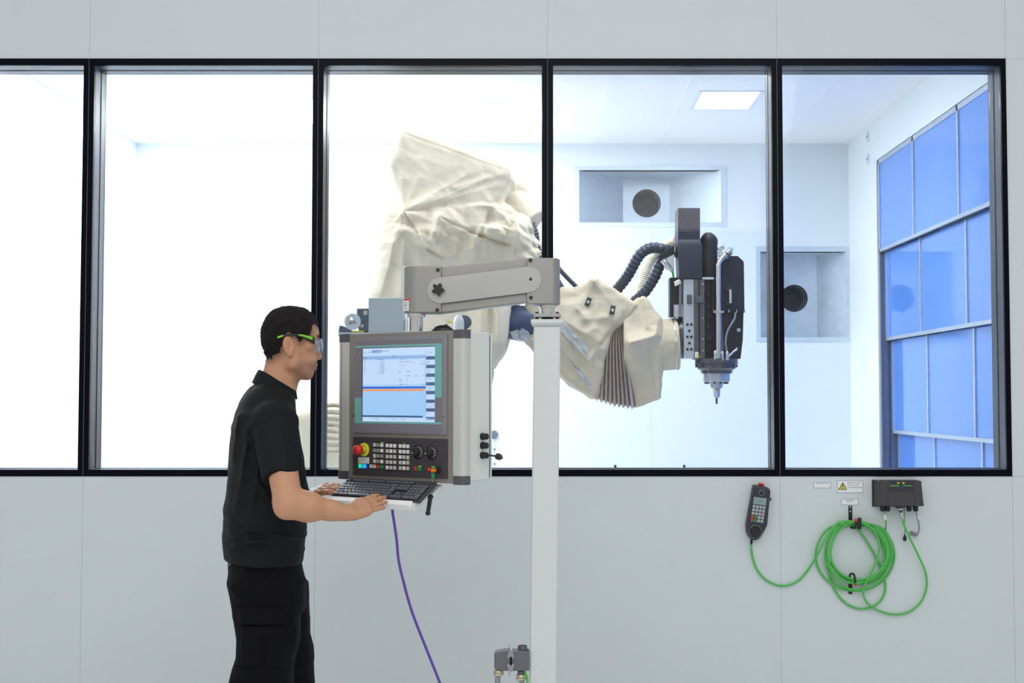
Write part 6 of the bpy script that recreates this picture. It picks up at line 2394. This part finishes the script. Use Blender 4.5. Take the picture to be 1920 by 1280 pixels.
def near_pt(x, y):
    """point on the near side of the trousers seen at x, y"""
    r = ray(x, y); r = r / r.y
    ts = np.linspace(3.70, 4.0, 160).astype(np.float32)
    pts_ = np.array([[CAM.x + r.x * t, CAM.y + t, CAM.z + r.z * t] for t in ts], np.float32)
    d = trousers_fn(pts_)
    i = int(np.argmax(d < 0)) if (d < 0).any() else len(ts) // 2
    return Vector(pts_[i])


def patch(x0, y0, x1, y1, th, name, n=10, tilt=0.0):
    vs = []; fs = []
    for i in range(n + 1):
        for j in range(n + 1):
            x = x0 + (x1 - x0) * j / n + tilt * (i / n); y = y0 + (y1 - y0) * i / n
            p = near_pt(x, y)
            e_ = min(i, n - i, j, n - j)
            vs.append(p + V(0, -(th if e_ > 0 else -.004), 0))
    k = len(vs)
    vs += [p + V(0, .02, 0) for p in vs]
    w = n + 1
    for i in range(n):
        for j in range(n):
            q = i * w + j
            fs.append([q, q + w, q + w + 1, q + 1]); fs.append([k + q, k + q + 1, k + q + w + 1, k + q + w])
    for i in range(n):
        fs += [[i, i + 1, k + i + 1, k + i], [n * w + i, k + n * w + i, k + n * w + i + 1, n * w + i + 1], [i * w, k + i * w, k + (i + 1) * w, (i + 1) * w], [i * w + n, (i + 1) * w + n, k + (i + 1) * w + n, k + i * w + n]]
    m = MB(); m.add(vs, fs); return m.build(name, M['trouser'], tr, bevel=0)


pk = patch(447, 1166, 541, 1252, .010, 'cargo_pocket', 12, 0)
patch(443, 1135, 543, 1172, .017, 'pocket_flap', 10)
patch(492, 1178, 496, 1248, .015, 'pocket_pleat', 6)
m = MB(); m.tube([near_pt(486 + (525 - 486) * i / 8 , 1095 - (1095 - 1055) * i / 8) + V(0, -.002, 0) for i in range(9)], .0026, 6); m.build('pocket_seam', M['trouser'], tr)
c = near_pt(432, 1057); m = MB(); m.lathe(c + V(0, .004, 0), (-.5, -.8, 0), [(.006, 0), (.006, .005), (.004, .006)], 16); m.build('rivet', M['flange'], tr)

# ---- shoes
for l, nm in ((RL, 'shoe'), (LLg, 'shoe')):
    an = l[3]
    def shoe(p, an=an):
        q = p - A((an.x, an.y, 0)); u = np.stack([q @ A(BF), q @ A(BL), p[:, 2]], 1)
        d = smin(rcone(u, (-.045, 0, .045), (.06, 0, .045), .042, .046), rcone(u, (.06, 0, .040), (.165, .004, .034), .046, .036), .03)
        d = smin(d, rcone(u, (-.015, 0, .06), (-.012, 0, .11), .045, .046), .02)
        return np.maximum(np.maximum(d, .0005 - p[:, 2]), p[:, 2] - .125)
    v, f = nets(shoe, an + V(-.2, -.15, -.1), an + V(.3, .25, .08), .007)
    np_mesh(nm, relax(v, f, 1), f, M['shoe'], per)

# ---- safety glasses
gl = thing('safety_glasses', 'clear safety glasses with black and lime green arms worn by the person', 'glasses', hw(.04, 0, .01))
for sgn in (-1, 1):
    pts = [hw(x, sgn * y, z) for x, y, z in ((-.056, .070, .022), (-.046, .0745, .0255), (-.030, .0790, .0300), (-.010, .0800, .0300), (.012, .0785, .0285), (.034, .0765, .0240), (.052, .0740, .0190), (.060, .0715, .0165))]
    sp = spline(pts, 5)
    m = MB()
    vs = []; fs = []
    nn_ = len(sp)
    for i, p in enumerate(sp):
        t = i / (nn_ - 1)
        hh_ = .0036 + .0068 * smooth01(np.array([(t - .45) / .5]))[0] if t > .3 else .0036 + .001 * (1 - t / .3)
        hh_ = float(hh_)
        for (a_, b_) in ((-1, -1), (1, -1), (1, 1), (-1, 1)):
            vs.append(p + HLt * (.0016 * a_) + UP * (hh_ * b_ - (.0035 if t > .6 else 0) * (t - .6) / .4))
    for i in range(nn_ - 1):
        for k in range(4):
            fs.append([i * 4 + k, i * 4 + (k + 1) % 4, (i + 1) * 4 + (k + 1) % 4, (i + 1) * 4 + k])
    fs.append([3, 2, 1, 0]); fs.append([(nn_ - 1) * 4 + k for k in range(4)])
    m.add(vs, fs); arm_ = m.build('temple_arm', M['gframe'], gl, angle=30)
    def inlay(t0, t1, k0, k1):
        i0, i1 = int(t0 * (nn_ - 1)), int(t1 * (nn_ - 1))
        v2 = []; f2 = []
        for i in range(i0, i1 + 1):
            a, b = vs[i * 4 + 0], vs[i * 4 + 3]
            if sgn > 0: a, b = vs[i * 4 + 1], vs[i * 4 + 2]
            for off in (.0000, .0012):
                o_ = HLt * (sgn * off)
                v2 += [a.lerp(b, k0) + o_, a.lerp(b, k1) + o_]
        c_ = i1 - i0 + 1
        for i in range(c_ - 1):
            q = i * 4
            for (s0, s1) in ((0, 1), (1, 3), (3, 2), (2, 0)):
                f2.append([q + s0, q + s1, q + 4 + s1, q + 4 + s0])
        f2.append([0, 1, 3, 2]); f2.append([(c_ - 1) * 4 + k for k in (2, 3, 1, 0)])
        mm = MB(); mm.add(v2, f2); mm.build('green_inlay', M['ggreen'], arm_, label='lime green inlay')
    inlay(.0, .20, .15, .85); inlay(.56, .86, .45, .93)
vs = []; fs = []
nx, nz = 24, 8
for lay in (0, .0022):
    for i in range(nx + 1):
        t = -1 + 2 * i / nx
        y = .0715 * math.sin(t * 1.35) / math.sin(1.35)
        x = .0600 + (.0930 - .0600) * (1 - abs(t) ** 2.4)
        for j in range(nz + 1):
            w = j / nz
            nose = .016 * math.exp(-(t / .16) ** 2)
            zlo = -.026 + nose + .010 * abs(t) ** 3
            zhi = .0225 - .004 * t * t
            z = zlo + (zhi - zlo) * w
            bulge = .004 * (1 - (2 * w - 1) ** 2)
            vs.append(hw(x + bulge + lay, y, z))
k = (nx + 1) * (nz + 1)
for i in range(nx):
    for j in range(nz):
        q = i * (nz + 1) + j
        fs.append([q, q + 1, q + nz + 2, q + nz + 1]); fs.append([k + q, k + q + nz + 1, k + q + nz + 2, k + q + 1])
for i in range(nx):
    for q in (i * (nz + 1), i * (nz + 1) + nz): fs.append([q, q + nz + 1, k + q + nz + 1, k + q])
for j in range(nz):
    for q in (j, nx * (nz + 1) + j): fs.append([q, q + 1, k + q + 1, k + q])
m = MB(); m.add(vs, fs); m.build('lens', M['lens'], gl)
